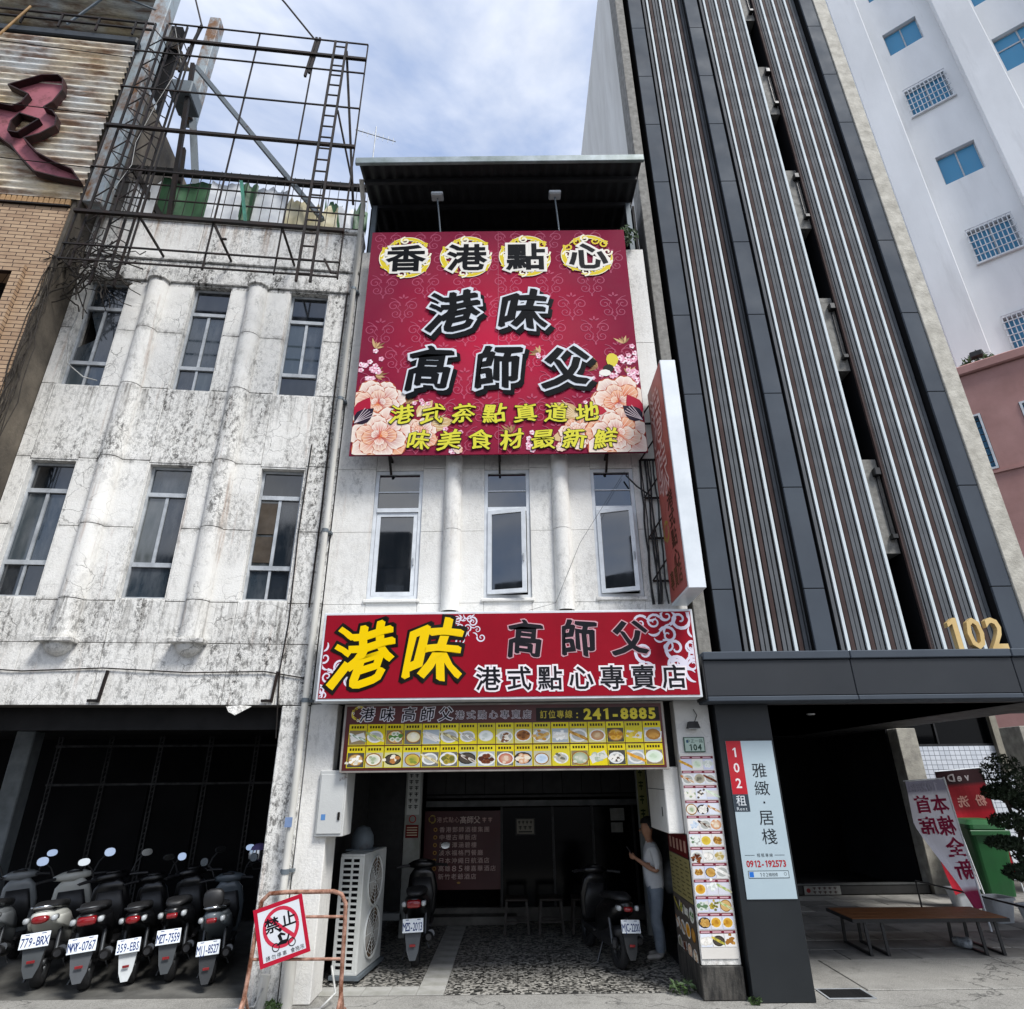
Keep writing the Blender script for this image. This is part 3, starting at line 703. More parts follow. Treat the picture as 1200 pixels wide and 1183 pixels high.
# dead vines on the left shoulder of the old building
rnd = random.Random(11); vn = MB()
for k in range(70):
    x, y, z = rnd.uniform(-4.35, -3.75), rnd.uniform(-.5, -.12), rnd.uniform(9.0, 9.95); p = [(x, y, z)]
    dx, dz = rnd.uniform(-.14, .14), rnd.uniform(-.16, .04)
    for q in range(5):
        x += dx + rnd.uniform(-.06, .06); z += dz + rnd.uniform(-.07, .07); y += rnd.uniform(-.05, .05); p.append((x, min(y, -.08), z))
    vn.tube(p, rnd.uniform(.006, .013), 5)
for k in range(14):
    x = -4.3 + rnd.uniform(-.05, .03); z = 9.3; p = []
    for q in range(14): p.append((x, -.5 + rnd.uniform(-.09, .0), z)); x += rnd.uniform(-.04, .04); z -= rnd.uniform(.15, .42)
    vn.tube(p, .008, 4)
V = part('dead_vines', vn, pm('dry_vine', '3a332b', '241f1a', 9, .9)); V.location = (-2.5, 8, 0); V.rotation_euler = (0, 0, R(LA))
tag(V, 'tangle of dry dead vines on the corner between brick and white buildings', 'vines')
wv = part('loose_wire', MB().tube([(-3.98, -.2, 9.4), (-4.0, -.16, 8.7), (-4.08, -.1, 8.2), (-4.0, -.06, 7.75), (-3.75, -.03, 7.55), (-3.55, -.03, 7.5)], .009, 5), pm('pale_wire', 'c8c8c4'))
wv.location = (-2.5, 8, 0); wv.rotation_euler = (0, 0, R(LA)); tag(wv, 'loose pale wire dangling over the broken upper window', 'wire')
# ================================================================ shop building
SH = thing('shop_building', 'narrow white shophouse with three white windows behind the red signs', 'building', (0, 8, 0))
m_wframe = pm('white_window_frame', 'dfe3e6', 'c8cccf', 5, .4, dirt=.12)
m_roofd = pm('dark_corrugated_roof', (.03, .03, .032), (.018, .018, .02), 3, .6)
wx = [(-1.94, -1.26), (-.39, .25), (1.12, 1.73)]; Z0, Z1 = 4.30, 6.19
pj = [(-2.49, -1.94), (-1.26, -.39), (.25, 1.12), (1.73, 2.27)]
cr = MB()
for a, b in pj: cr.box(a, b, .012, .25, 3.0, 10.35)
for a, b in wx: cr.box(a, b, .012, .25, 3.0, Z0).box(a, b, .012, .25, Z1, 10.35)
cr.box(-2.49, 2.27, .3, 6, 10.0, 10.2).box(-2.49, 2.27, .3, 6, 3.0, 3.15).box(-2.49, -2.3, .3, 6, 3.15, 10).box(2.1, 2.27, .3, 6, 3.15, 10)
part('wall_core', cr, m_core, SH)
for a, b in pj:
    for z0, z1 in ((3.0, 4.24), (4.24, 5.25), (5.25, 6.22), (6.22, 8.4), (8.4, 10.35)):
        part('wall_panel', B(a, b, random.uniform(-.002, 0), .011, z0 + .002, z1 - .002, bev=.003), m_peel2, SH)
for a, b in wx:
    for z0, z1 in ((3.0, Z0), (Z1, 10.35)): part('wall_panel', B(a + .003, b - .003, .002, .011, z0, z1 - .002, bev=.003), m_peel2, SH)
    part('sill', B(a - .03, b + .03, -.03, .1, Z0 - .045, Z0 - .002, bev=.008), m_peel2, SH)
for u in (-.825, .685):
    pl = part('pilaster', B(u - .08, u + .08, -.02, .01, 4.1, 6.4), m_core, SH)
    for z0, z1 in ((4.12, 5.25), (5.25, 6.4)):
        d = MB().lathe([(.122, z0 + .003), (.122, z1 - .003)], 14, arc=(180, 360)); d.v = [(v[0] + u, v[1] - .003, v[2]) for v in d.v]
        part('drum', d, m_peel2, pl)
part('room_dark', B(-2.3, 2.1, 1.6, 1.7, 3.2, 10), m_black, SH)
m_wg = glass('clean_dark_pane', '11161b', .02, .10, .6, 2.1)
def shop_window(a, b, opened):
    w_ = thing('window', None, None); w_.parent = SH; w_.location = (0, 0, 0)
    y0, y1, t = .02, .085, .05; zt = 5.58
    fr = MB().box(a, a + t, y0, y1, Z0, Z1).box(b - t, b, y0, y1, Z0, Z1).box(a + t, b - t, y0, y1, Z0, Z0 + t).box(a + t, b - t, y0, y1, Z1 - t, Z1).box(a + t, b - t, y0 - .01, y1, zt - .03, zt + .03)
    part('frame', fr, m_wframe, w_)
    part('pane', B(a + t, b - t, y0 + .03, y0 + .036, zt + .03, Z1 - t), m_wg, w_)
    part('blind_bar', B(a + t, b - t, y0 + .015, y0 + .029, 5.86, 5.875), m_wframe, w_)
    sw, sh = b - a - 2 * t - .01, zt - .03 - Z0 - t - .01
    s_ = MB().box(0, .055, -.02, .025, 0, sh).box(sw - .055, sw, -.02, .025, 0, sh).box(.055, sw - .055, -.02, .025, 0, .055).box(.055, sw - .055, -.02, .025, sh - .055, sh)
    so = part('sash', s_, m_wframe, w_, (a + t + .005, y0 + (.0 if opened else .03), Z0 + t + .005), (0, 0, R(-opened)))
    part('pane', B(.055, sw - .055, 0, .006, .055, sh - .055), m_wg, so)
    part('handle', MB().box(sw - .04, sw - .02, -.045, -.02, sh * .35, sh * .35 + .11, bev=.005), m_alu, so)
shop_window(*wx[0], 0); shop_window(*wx[1], 13); shop_window(*wx[2], 16)
# roof terrace under a corrugated canopy
rf = thing('canopy_roof', None, None); rf.parent = SH
part('roof_sheet', corrugated(-2.5, 2.24, 0, 3.4, 26, .022, 0, vertical=True), m_roofd, rf, (0, -.72, 11.60), (R(-86), 0, 0))
part('fascia', MB().box(-2.54, 2.26, -.80, -.74, 11.50, 11.64, bev=.01), pm('grey_gutter', '9aa4a8', '77827f', 3, .5, .3, dirt=.2), rf)
for i, y in enumerate((-.45, .1, .7)): part('purlin', B(-2.45, 2.2, y, y + .06, 11.46 + (y + .8) * .05, 11.54 + (y + .8) * .05), m_roofd, rf)
for x in (-2.38, 2.12): part('roof_post', B(x - .04, x + .04, .05, .13, 10.35, 11.5), m_gsteel, rf)
part('terrace_back', B(-2.49, 2.27, 1.35, 1.4, 10.2, 12), m_black, SH)
for x_ in (-2.49, 2.23): part('terrace_side', B(x_, x_ + .04, .2, 1.4, 10.3, 11.6), m_dark, SH)
# lights over the banner
for k, x in enumerate((-1.2, .78)):
    L_ = thing('floodlight', ('left' if k == 0 else 'right') + ' hand small floodlight on a thin arm above the large red banner', 'lamp', (x, 7.62, 10.45), 0, 'floodlights above the banner')
    part('arm', MB().tube([(.06, .1, 0), (.03, .02, .35), (0, -.05, .66)], .014, 6), m_gsteel, L_)
    part('head', MB().box(-.1, .1, -.14, .02, .66, .72, bev=.012), m_alu, L_)
    part('lens', B(-.085, .085, -.125, .005, .652, .659), pm('lamp_lens', 'cfd4d6', 'b3b8ba', 5, .2), L_)
# shrub growing on the ledge
pt = thing('ledge_shrub', 'small green shrub growing on the ledge right of the banner', 'plant', (1.98, 7.85, 10.36))
m_leaf = pm('leaf_green', (.06, .11, .03), (.03, .06, .015), 6, .55)
def leaves(n, cx, cy, cz, rx, ry, rz, sz, seed=1, mb=None, shell=.5):
    rnd = random.Random(seed); mb = mb or MB()
    for _ in range(n):
        while True:
            p = Vector((rnd.uniform(-1, 1), rnd.uniform(-1, 1), rnd.uniform(-1, 1)))
            if p.length <= 1 and p.length > shell * rnd.random(): break
        c = Vector((cx + p.x * rx, cy + p.y * ry, cz + p.z * rz))
        a = Vector((rnd.gauss(0, 1), rnd.gauss(0, 1), rnd.gauss(0, .7))).normalized(); b = a.orthogonal().normalized()
        b = Matrix.Rotation(rnd.uniform(0, 6.28), 3, a) @ b; s = sz * rnd.uniform(.6, 1.3); c2 = a.cross(b)
        mb.add([c - b * s, c + c2 * s * .38 + a * s * .1, c + b * s, c - c2 * s * .38 + a * s * .1], [(0, 1, 2, 3)])
    return mb
part('foliage', leaves(170, 0, 0, .16, .2, .15, .2, .05, 3), m_leaf, pt, recalc=False)
part('stem', MB().tube([(0, .0, 0), (.02, 0, .12), (-.04, .02, .3)], .012, 5).tube([(0, 0, .05), (.1, .02, .26)], .008, 5), m_dark, pt)

# ---- ground floor: piers, lintel, electric boxes
part('shopfront_pillar', MB().box(-2.495, -2.16, .0, .45, 0, 2.99, bev=.008), m_peel2, SH)
part('pillar_right', MB().box(1.95, 2.37, .0, 1.0, .30, 2.99, bev=.006), m_peel2, SH)
part('pillar_plinth', MB().box(1.93, 2.38, -.015, 1.02, 0, .297, bev=.008), pm('blackened_plinth', '4a4742', '1e1d1b', 5, .8, bump=.6, bsc=30, stretch=(3, 3, .6), amount=(.4, .6)), SH)
part('lintel', B(-2.16, 1.95, .2, .6, 2.25, 2.99), m_dark, SH)
part('arcade_ceiling', B(-2.2, 2.3, .61, 5.3, 2.6, 2.7), m_dark, SH)
for b_ in ((-2.47, -2.35, .46, 5.3, 0, 2.6), (2.3, 2.36, 1.02, 5.3, 0, 2.6)): part('arcade_wall', B(*b_), pm('granite_wall', '3c3b3a', '262525', 14, .6, bump=.3), SH)
part('shutter_housing', MB().box(1.76, 1.945, .10, 1.1, 1.53, 2.24, bev=.01), m_peel2, SH)
part('housing_seam', MB().box(1.757, 1.7595, .3, .34, 1.70, 1.80).box(1.757, 1.7595, .12, 1.08, 1.99, 1.996), m_dark, SH)
# shopfront set back: glazed front, door, lintel bar
FR = thing('shopfront', None, None); FR.parent = SH; FR.location = (0, 4.0, 0)
m_dglass = glass('dark_shop_glass', '050608', .12, .0, .12)
m_dframe = pm('dark_frame', '2a2a2b', '1a1a1b', 6, .5, .3)
part('head_bar', B(-1.55, 2.2, -.03, .05, 1.68, 1.78, bev=.006), pm('dull_steel_bar', '5a5c5c', '444646', 4, .5, .5), FR)
part('head_bar', B(-1.55, 2.2, -.02, .04, 1.82, 1.86), m_dframe, FR)
for i in range(11):
    part('shutter_slat', B(-1.55 + i * .34, -1.55 + i * .34 + .33, .02, .05, 1.88, 2.45), pm('shutter_dark', (.02, .02, .021), (.012, .012, .013), 4, .6), FR)
for a, b in ((-.22, .62), (.66, 1.3), (1.34, 2.0)): part('glass_panel', B(a, b, .0, .02, .2, 1.66), m_dglass, FR)
for x in (-.24, .64, 1.32, 2.02): part('mullion', B(x - .02, x + .02, -.02, .05, .12, 1.67), m_dframe, FR)
part('plinth', B(-1.55, 2.2, -.04, .1, 0, .2, bev=.006), pm('plinth_tile', '55534e', '3d3b37', 5, .5), FR)
part('step', B(-1.5, .0, -.3, -.045, 0, .12, bev=.006), pm('plinth_tile', '55534e'), FR)
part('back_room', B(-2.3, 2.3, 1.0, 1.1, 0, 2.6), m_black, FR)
aw = MB()
for k in range(9): aw.box(-.2 + k * .09, -.2 + k * .09 + .045, .03, .04, 1.2, 1.55)
part('striped_curtain', aw, pm('green_curtain', '2f4a44', '22332f', 6, .7), FR)
# side entrance posts
m_ink = printed('printed_sheet', .5); m_inkg = printed('glossy_print', .32, .04, .15)
for (x0, x1, nm) in ((-1.74, -1.48, 0), (1.93, 2.10, 1)):
    pp = part('entrance_post', B(x0, x1, 2.9, 3.0, 0, 2.5, bev=.006), pm('post_paint', 'a3a6a4', '84877f', 3, .6, dirt=.2), SH)
    P = Print()
    if nm == 0:
        P.rect(x0 + .03, x1 - .03, 1.62, 2.42, 'c9ccc8').layer()
        for k in range(8): P.marks(x0 + .04, x1 - .04, 2.36 - k * .09, .06, '1c1c1c', 2)
        P.rect(x0 + .03, x1 - .03, 1.3, 1.48, '6b2424').layer()
        for k in range(4): P.rect(x0 + .05, x1 - .05, 1.33 + k * .035, 1.345 + k * .035, 'c9b8a0')
        t_ = [(x0 + .13 + .05 * math.cos(a * .3142), 1.56 + .05 * math.sin(a * .3142)) for a in range(21)]; P.ribbon(t_, .014, 'a52a2a')
    else:
        P.rect(x0 + .01, x1 - .02, 1.45, 2.3, '8a8a5a').layer()
        for k in range(4): P.marks(x0 + .02, x1 - .04, 2.2 - k * .2, .13, '2c3a1c', 1)
    P.obj('notice', m_ink, pp, (0, 2.894, 0))
part('door_leaf', MB().box(-2.34, -1.76, 3.0, 3.05, .32, 2.45), m_dframe, SH)
part('door_sill', MB().box(-2.34, -1.70, 2.9, 3.1, .22, .31, bev=.005), pm('white_sill', 'b9bcba', '9b9e9c', 4, .5), SH)

# electric cabinet on the left pillar
EB = thing('electric_cabinet', 'white metal electric cabinet with rusty lower edge on the left shop pillar', 'cabinet', (-2.12, 8.0, 0))
m_cab = rusty('cabinet_paint', 'cfd0cc', '6b4326', (.63, .72), 4, .1)
part('body', MB().box(-.16, .16, -.05, .34, 1.55, 2.24, bev=.008), m_cab, EB)
part('door', MB().box(-.14, .14, -.063, -.052, 1.58, 2.2, bev=.004), m_cab, EB)
part('latch', B(.09, .115, -.075, -.064, 1.72, 1.80), m_steel, EB)
P = Print(); P.rect(-.1, -.05, 1.72, 1.78, '5b86b8'); P.obj('sticker', m_ink, EB, (0, -.0645, 0))

# drain pipe
DP = thing('drain_pipe', 'long pale drain pipe between the old building and the shop', 'pipe', (-2.53, 7.86, 0))
m_pvc = pm('grey_pvc', 'd4d2ca', 'bcbab2', 3, .5, dirt=.25, stretch=(2, 2, .4))
part('pipe', MB().tube([(0, 0, .5), (0, 0, 4.0), (0, .0, 11.3), (.03, -.35, 11.5)], .04, 10), m_pvc, DP)
for z in (1.2, 3.0, 5.2, 7.3, 9.4): part('clip', MB().lathe([(.046, z), (.046, z + .05)], 10).box(-.07, .07, .04, .13, z + .01, z + .04), m_gsteel, DP)
part('tag', MB().box(-.05, .03, -.062, -.054, 1.66, 1.76), pm('blue_tag', '7f95b8', '6a7fa3', 5, .5), DP)
for k, (x, h, r_) in enumerate(((-2.62, .30, .05), (-2.36, .62, .06))):
    PS = part('pipe_stub', MB().tube([(0, 0, 0), (.0, 0, h * .6), (.01, .0, h)], r_, 10), m_pvc, None, (x, 7.86, -.005))
    tag(PS, ('short' if k == 0 else 'taller') + ' broken white pipe stub at the foot of the left pillar', 'pipe', 'pipe stubs by the left pillar')
CB = part('ground_cable', MB().tube([(-2.9, 7.75, .02), (-2.6, 7.72, .015), (-2.3, 7.7, .02), (-2.0, 7.8, .02), (-1.9, 8.0, .1), (-2.0, 8.15, .3)], .012, 6).tube([(-3.2, 7.8, .012), (-2.9, 7.85, .012), (-2.65, 7.76, .06), (-2.6, 7.8, .2)], .01, 6), pm('pale_wire', 'c8c8c4'))
tag(CB, 'grey cables lying on the ground round the left pillar foot', 'cable')
for k, (x, y, n, s, lb) in enumerate(((-2.47, 7.82, 60, .1, 'green weeds between the pipe stubs at the left pillar'), (1.78, 8.2, 60, .15, 'dark green weeds at the foot of the menu pillar'), (2.42, 7.86, 30, .07, 'tiny weed sprouting beside the black totem'))):
    wd = thing('weeds', lb, 'weeds', (x, y, 0)); part('blades', leaves(n, 0, 0, s * .45, s, s * .6, s * .5, .035, 20 + k), m_leaf, wd, recalc=False)
    part('stalk', MB().tube([(0, 0, -.01), (.01, 0, s * .5)], .005, 4).tube([(.03, 0, -.01), (.05, .02, s * .5)], .005, 4), m_leaf, wd)

# ================================================================ large banner
BN = thing('large_banner', 'large red printed banner with peonies and brush lettering on the upper front', 'banner', (0, 7.7, 0))
tb = NT('banner_red'); x, y, z = tb.xyz()
gx = tb.math('MULTIPLY', tb.math('ADD', x, .18), .50); gz = tb.math('MULTIPLY', tb.math('SUBTRACT', z, 8.2), .46)
dd = tb.math('SQRT', tb.math('ADD', tb.math('MULTIPLY', gx, gx), tb.math('MULTIPLY', gz, gz)))
rp = tb.new('ShaderNodeValToRGB'); e = rp.color_ramp.elements; e[0].position = .0; e[0].color = (*hx('bf2444'), 1); e[1].position = 1.0; e[1].color = (*hx('7c1c38'), 1)
e2 = rp.color_ramp.elements.new(.5); e2.color = (*hx('a0203c'), 1); tb.lk(dd, rp.inputs[0])
tb.color(tb.mix(tb.math('MULTIPLY', tb.ramp(tb.noise(1.5, 5), .4, .8), .08), rp.outputs[0], (.2, .18, .18))); tb.rough(.8); tb.p.inputs['Specular IOR Level'].default_value = .08
tb.bump(tb.noise(1.2, 3, .5, tb.co((1, 1, .5))), .12, .03)
part('sheet', B(-2.27, 1.91, 0, .02, 6.28, 10.48), tb.m, BN)
part('back_frame', MB().box(-2.2, 1.84, .025, .07, 6.33, 6.38).box(-2.2, 1.84, .025, .07, 10.36, 10.41).box(-2.2, -2.15, .025, .07, 6.39, 10.35).box(1.79, 1.84, .025, .07, 6.39, 10.35), m_gsteel, BN)
for x_ in (-1.72, -.17, 1.35): part('bracket', MB().bar((x_, .05, 6.33), (x_, .30, 6.33), .035).bar((x_, .05, 6.33), (x_, .29, 6.12), .03), m_steel, BN)
part('seam', B(-.183, -.177, -.0035, -.0005, 6.3, 10.46), pm('seam_line', 'b8506a', 'a04058', 5, .5), BN)
P = Print(); P.d = .001
def spiral(cx, cz, r0, r1, a0, turns, n=18, flip=1):
    o = []
    for i in range(n):
        t = i / (n - 1); a = a0 + turns * 2 * math.pi * t; r_ = r0 + (r1 - r0) * t
        o.append((cx + flip * r_ * math.cos(a), cz + r_ * math.sin(a)))
    return o
def motif(P, cx, cz, s, c):
    for f in (-1, 1):
        P.ribbon(spiral(cx + f * .27 * s, cz + .10 * s, .20 * s, .03 * s, math.pi, -1.35, 16, f), .030 * s, c)
        P.ribbon(spiral(cx + f * .20 * s, cz - .20 * s, .16 * s, .03 * s, math.pi, 1.25, 14, f), .026 * s, c)
        P.ribbon([(cx, cz - .42 * s), (cx + f * .10 * s, cz - .30 * s), (cx + f * .05 * s, cz - .12 * s), (cx + f * .16 * s, cz + .02 * s), (cx + f * .09 * s, cz + .2 * s), (cx + f * .26 * s, cz + .36 * s), (cx + f * .38 * s, cz + .40 * s)], .024 * s, c)
        P.ell(cx + f * .09 * s, cz + .42 * s, .07 * s, .03 * s, c, n=8, rot=f * .5)
    P.ell(cx, cz + .48 * s, .03 * s, .07 * s, c, n=8); P.ell(cx, cz - .46 * s, .03 * s, .06 * s, c, n=8)
for j in range(9):
    for i in range(7):
        mx_, mz_ = -2.0 + i * .66 + (j % 2) * .33, 10.28 - j * .47
        if mx_ > 1.68: continue
        q = min(1, math.hypot((mx_ + .18) * .5, (mz_ - 8.2) * .46))
        cc = tuple(a * (1 - q) + b * q for a, b in zip(hx('d0566e'), hx('a04a62')))
        motif(P, mx_, mz_, .52, cc)
P.v = [(min(max(v[0], -2.262), 1.902), v[1], min(max(v[2], 6.288), 10.47)) for v in P.v]
P.obj('damask_print', m_ink, BN)
# flowers
P = Print(); P.d = .004; rnd = random.Random(4)
def petal(cx, cz, ang, L, W, ce, ci):
    pts = []
    P.poly([(cx, cz)] + [(cx + L * 1.03 * (1 - .28 * t * t) * math.cos(ang + t * W * 1.05), cz + L * 1.03 * (1 - .28 * t * t) * math.sin(ang + t * W * 1.05)) for t in [-1 + .25 * q for q in range(9)]], 'b4583a')
    for k in range(11):
        t = -1 + 2 * k / 10; rr = L * (1 - .28 * t * t + .035 * math.sin(k * 2.3 + ang * 3)); a = ang + t * W
        pts.append((cx + rr * math.cos(a), cz + rr * math.sin(a)))
    pts.append((cx, cz))
    c_e, c_i = hx(ce), hx(ci); o = len(P.v)
    for p in pts[:-1]: P.v.append((p[0], -P.d, p[1])); P.c.append(c_e)
    for p in pts[:-1]: P.v.append((cx + (p[0] - cx) * .5, -P.d, cz + (p[1] - cz) * .5)); P.c.append(tuple(.35 * a + .65 * b for a, b in zip(c_e, c_i)))
    P.v.append((cx, -P.d, cz)); P.c.append(c_i)
    for k in range(10): P.f += [(o + k, o + k + 1, o + 12 + k, o + 11 + k), (o + 11 + k, o + 12 + k, o + 22)]
    P.d += .00001
    for k in (2, 4, 6, 8): P.ribbon([(cx + (pts[k][0] - cx) * u, cz + (pts[k][1] - cz) * u) for u in (.35, .65, .95)], .005, 'f2e6da')
def peony(cx, cz, r, f=1):
    for n_, L, W, a0, sh in ((7, 1.0, .56, .3, 0), (6, .76, .58, .8, 0), (4, .50, .66, .1, 1), (3, .28, .8, .5, 1)):
        for k in range(n_):
            a = a0 + 2 * math.pi * k / n_
            petal(cx, cz, a, r * L * rnd.uniform(.88, 1.08), W, rnd.choice(('ece0d2', 'ead2bc', 'e8b896', 'ece0d2')), rnd.choice(('cc5228', 'd8763a', 'b83424', 'c8401e')) if rnd.random() < .8 else 'a81e30')
def leafp(cx, cz, ang, L, W, c, line=None):
    pts = [(cx, cz)]
    for s_ in (1, -1):
        seq = [(t, s_ * math.sin(math.pi * t ** .8) * W) for t in (.2, .4, .6, .8)]
        if s_ == 1: side = seq + [(1, 0)]
        else: side = list(reversed(seq))
        pts += [(cx + t * L * math.cos(ang) - d * math.sin(ang), cz + t * L * math.sin(ang) + d * math.cos(ang)) for t, d in side]
    P.poly(pts, c)
    if line:
        for k in range(5):
            a = ang + (k - 2) * .16; P.ribbon([(cx, cz), (cx + L * .8 * math.cos(a), cz + L * .8 * math.sin(a))], .008, line)
def blossom(cx, cz, r, n=1):
    for _ in range(n):
        x_, z_ = cx + rnd.gauss(0, r * 1.6), cz + rnd.gauss(0, r * 1.8); x_ = min(max(x_, -2.24), 1.88); z_ = max(z_, 6.31)
        for k in range(5): P.ell(x_ + r * .42 * math.cos(k * 1.257), z_ + r * .42 * math.sin(k * 1.257), r * .34, r * .34, rnd.choice(('eab8c8', 'f2dfe4', 'dfa0b4')), n=7)
        P.ell(x_, z_, r * .18, r * .18, 'b5425e', n=6)
def twig(cx, cz, ang, n=5):
    for k in range(n): leafp(cx, cz, ang + (k - n / 2) * .42, rnd.uniform(.12, .2), .02, rnd.choice(('c9a878', '8a6a4a', 'b08a60')))
for a_ in ((-2.05, 8.12, 1.2), (-2.0, 7.62, .4), (-1.5, 7.12, 1.4), (1.72, 8.15, 1.9), (1.3, 7.72, 2.9), (.44, 7.98, 2.6), (.0, 6.62, 2.2), (1.0, 7.36, 2.4), (1.75, 7.6, 1.5), (-1.1, 6.45, .9)): twig(*a_)
leafp(-1.3, 6.75, .15, .5, .14, 'c9a878', 'e8d8b8'); leafp(-1.35, 6.9, .9, .35, .1, 'd6b88a', 'e8d8b8'); leafp(1.0, 6.85, 2.6, .5, .14, 'c9a878', 'e8d8b8'); leafp(.9, 6.6, 3.4, .35, .1, 'd6b88a')
for a_ in ((-2.08, 7.85, .06, 14), (-2.1, 7.6, .06, 10), (1.75, 7.9, .06, 14), (1.55, 7.7, .06, 10), (1.8, 7.5, .055, 10), (-.9, 6.45, .055, 9), (.3, 6.5, .055, 12), (-1.3, 7.2, .05, 4), (.5, 7.85, .05, 4), (1.1, 7.3, .045, 4)): blossom(*a_)
P.ell(1.52, 7.86, .1, .13, 'd8c84a', n=10, jit=.15); P.ell(1.46, 7.7, .08, .07, '2b2a26', n=9, jit=.1); P.ell(1.40, 7.62, .09, .06, 'e8e6dc', n=9)
def clip_peony(cx, cz, r): peony(cx, cz, r)
for cx_, cz_, r_ in ((-1.30, 6.62, .27), (-1.92, 7.13, .44), (-1.86, 6.58, .47), (.94, 6.60, .27), (1.56, 7.11, .44), (1.50, 6.58, .47), (-.75, 6.36, .07), (.7, 6.38, .08)): clip_peony(cx_, cz_, r_)
leafp(-2.24, 6.86, 1.1, .42, .13, 'a8203a'); leafp(-2.24, 6.80, .75, .36, .12, '2a2030', 'd8c8cc'); leafp(1.88, 6.86, 2.04, .42, .13, 'a8203a'); leafp(1.88, 6.80, 2.4, .36, .12, '2a2030', 'd8c8cc')
leafp(-1.75, 6.95, .1, .3, .08, 'b02a3c'); leafp(1.38, 6.95, 3.0, .3, .08, 'b02a3c')
P.v = [(min(max(v[0], -2.262), 1.902), v[1], min(max(v[2], 6.288), 10.47)) for v in P.v]
P.obj('peony_print', m_ink, BN)
# cloud roundels and lettering
P = Print(); P.d = .009
def roundel(P, cx, cz, r, yc='d8c234', wc='efe9d2'):
    for a0, tu, r0, r1, wd in ((.6, .30, 1.0, .92, .15), (2.6, .28, 1.0, .88, .18), (4.4, .32, 1.0, .94, .16)):
        pts = spiral(cx, cz, r * r0, r * r1, a0, tu, 16); n = len(pts)
        ws = [r * wd * math.sin(math.pi * (.08 + .9 * i / (n - 1))) for i in range(n)]
        P.ribbon(pts, [q * 1.35 for q in ws], wc); P.ribbon(pts, ws, yc)
    for k in range(13):
        a = k * .483 + .2; x_, z_ = cx + r * (.80 + .08 * (k % 2)) * math.cos(a), cz + r * (.80 + .08 * (k % 2)) * math.sin(a)
        P.ribbon(spiral(x_, z_, r * .2, r * .04, a, 1.2 * (1 if k % 2 else -1), 12), r * .075, wc if k % 3 == 0 else yc)
for ch_, cx_ in zip('香港點心', (-1.68, -.69, .27, 1.28)):
    P.layer(.001); roundel(P, cx_, 9.92, .41)
    P.layer(.001); P.ch(ch_, cx_, 9.9, .54, 'e6e2d8', w=.60, bev=.10)
    P.ch(ch_, cx_, 9.9, .54, '0b0e12', w=.60, off=.022, lift=.006)
def shadowed(P, ch_, x_, z_, h, w, rise=.12, slant=.1, off=.030):
    P.ch(ch_, x_ + .055, z_ - .075, h, '0c0f13', w=w, bev=.06, nib=.03, rise=rise, slant=slant, brush=True)
    P.ch(ch_, x_, z_, h, 'd3d8de', w=w, bev=.055, nib=.03, rise=rise, slant=slant, lift=.007, brush=True)
    P.ch(ch_, x_, z_, h, '0b0e12', w=w, off=.008, nib=.03, rise=rise, slant=slant, lift=.014, brush=True)
for ch_, x_, z_ in (('港', -.88, 8.8), ('味', .2, 8.8)): shadowed(P, ch_, x_, z_, .76, .74)
for ch_, x_, z_ in (('髙', -1.2, 7.74), ('師', -.2, 7.74), ('父', .84, 7.74)): shadowed(P, ch_, x_, z_, .72, .66)
for t_, x0, x1, z_ in (('港式茶點真道地', -1.79, 1.32, 6.94), ('味美食材最新鮮', -1.53, 1.55, 6.51)):
    P.text(t_, x0, x1, z_, .31, '20261c', w=.32, bev=.035, nib=.022, rise=.06, slant=.08, brush=True)
    P.text(t_, x0, x1, z_, .31, 'd8d244', w=.32, off=.004, nib=.022, rise=.06, slant=.08, lift=.004, brush=True)
P.obj('lettering', m_ink, BN)

# ================================================================ shop name sign (light box)
SG = thing('shop_sign', 'wide red shop sign box with big yellow and black characters', 'sign', (0, 7.6, 0))
part('box', MB().box(-2.33, 2.21, .0, .30, 2.98, 4.03, bev=.006), m_wframe, SG)
m_sred = pm('sign_red_acrylic', '960c22', '8a0b1f', 1.5, .5, spec=.12)
part('face', B(-2.30, 2.18, -.006, -.0005, 3.01, 4.0), m_sred, SG)
P = Print(); P.d = .0075
def cloudswirl(P, cx, cz, s, n, seed, c='dcd6e2', lim=(-2.29, 2.17, 3.02, 3.99)):
    r0 = random.Random(seed); k0 = len(P.v)
    for k in range(n):
        x_, z_ = cx + r0.uniform(-1, 1) * s, cz + r0.uniform(-1, 1) * s
        r_ = s * r0.uniform(.22, .42); f = r0.choice((-1, 1)); a = r0.uniform(0, 6.28)
        pts = spiral(x_, z_, r_, r_ * .12, a, r0.uniform(1.1, 1.6) * f, 20)
        P.ribbon(pts, [r_ * .34 * (1 - .6 * i / 19) for i in range(20)], c)
        tail = spiral(x_ + r_ * math.cos(a) * 1.7, z_ + r_ * math.sin(a) * 1.7, r_ * .75, r_ * .9, a + math.pi, .3 * f, 9)
        P.ribbon(tail, [r_ * .3 * math.sin(.3 + 2.6 * i / 8) for i in range(9)], c)
    for i in range(k0, len(P.v)):
        v = P.v[i]; P.v[i] = (min(max(v[0], lim[0]), lim[1]), v[1], min(max(v[2], lim[2]), lim[3]))
cloudswirl(P, -2.13, 3.27, .24, 12, 5); cloudswirl(P, -.55, 3.8, .16, 11, 8); cloudswirl(P, 1.88, 3.66, .34, 17, 9)
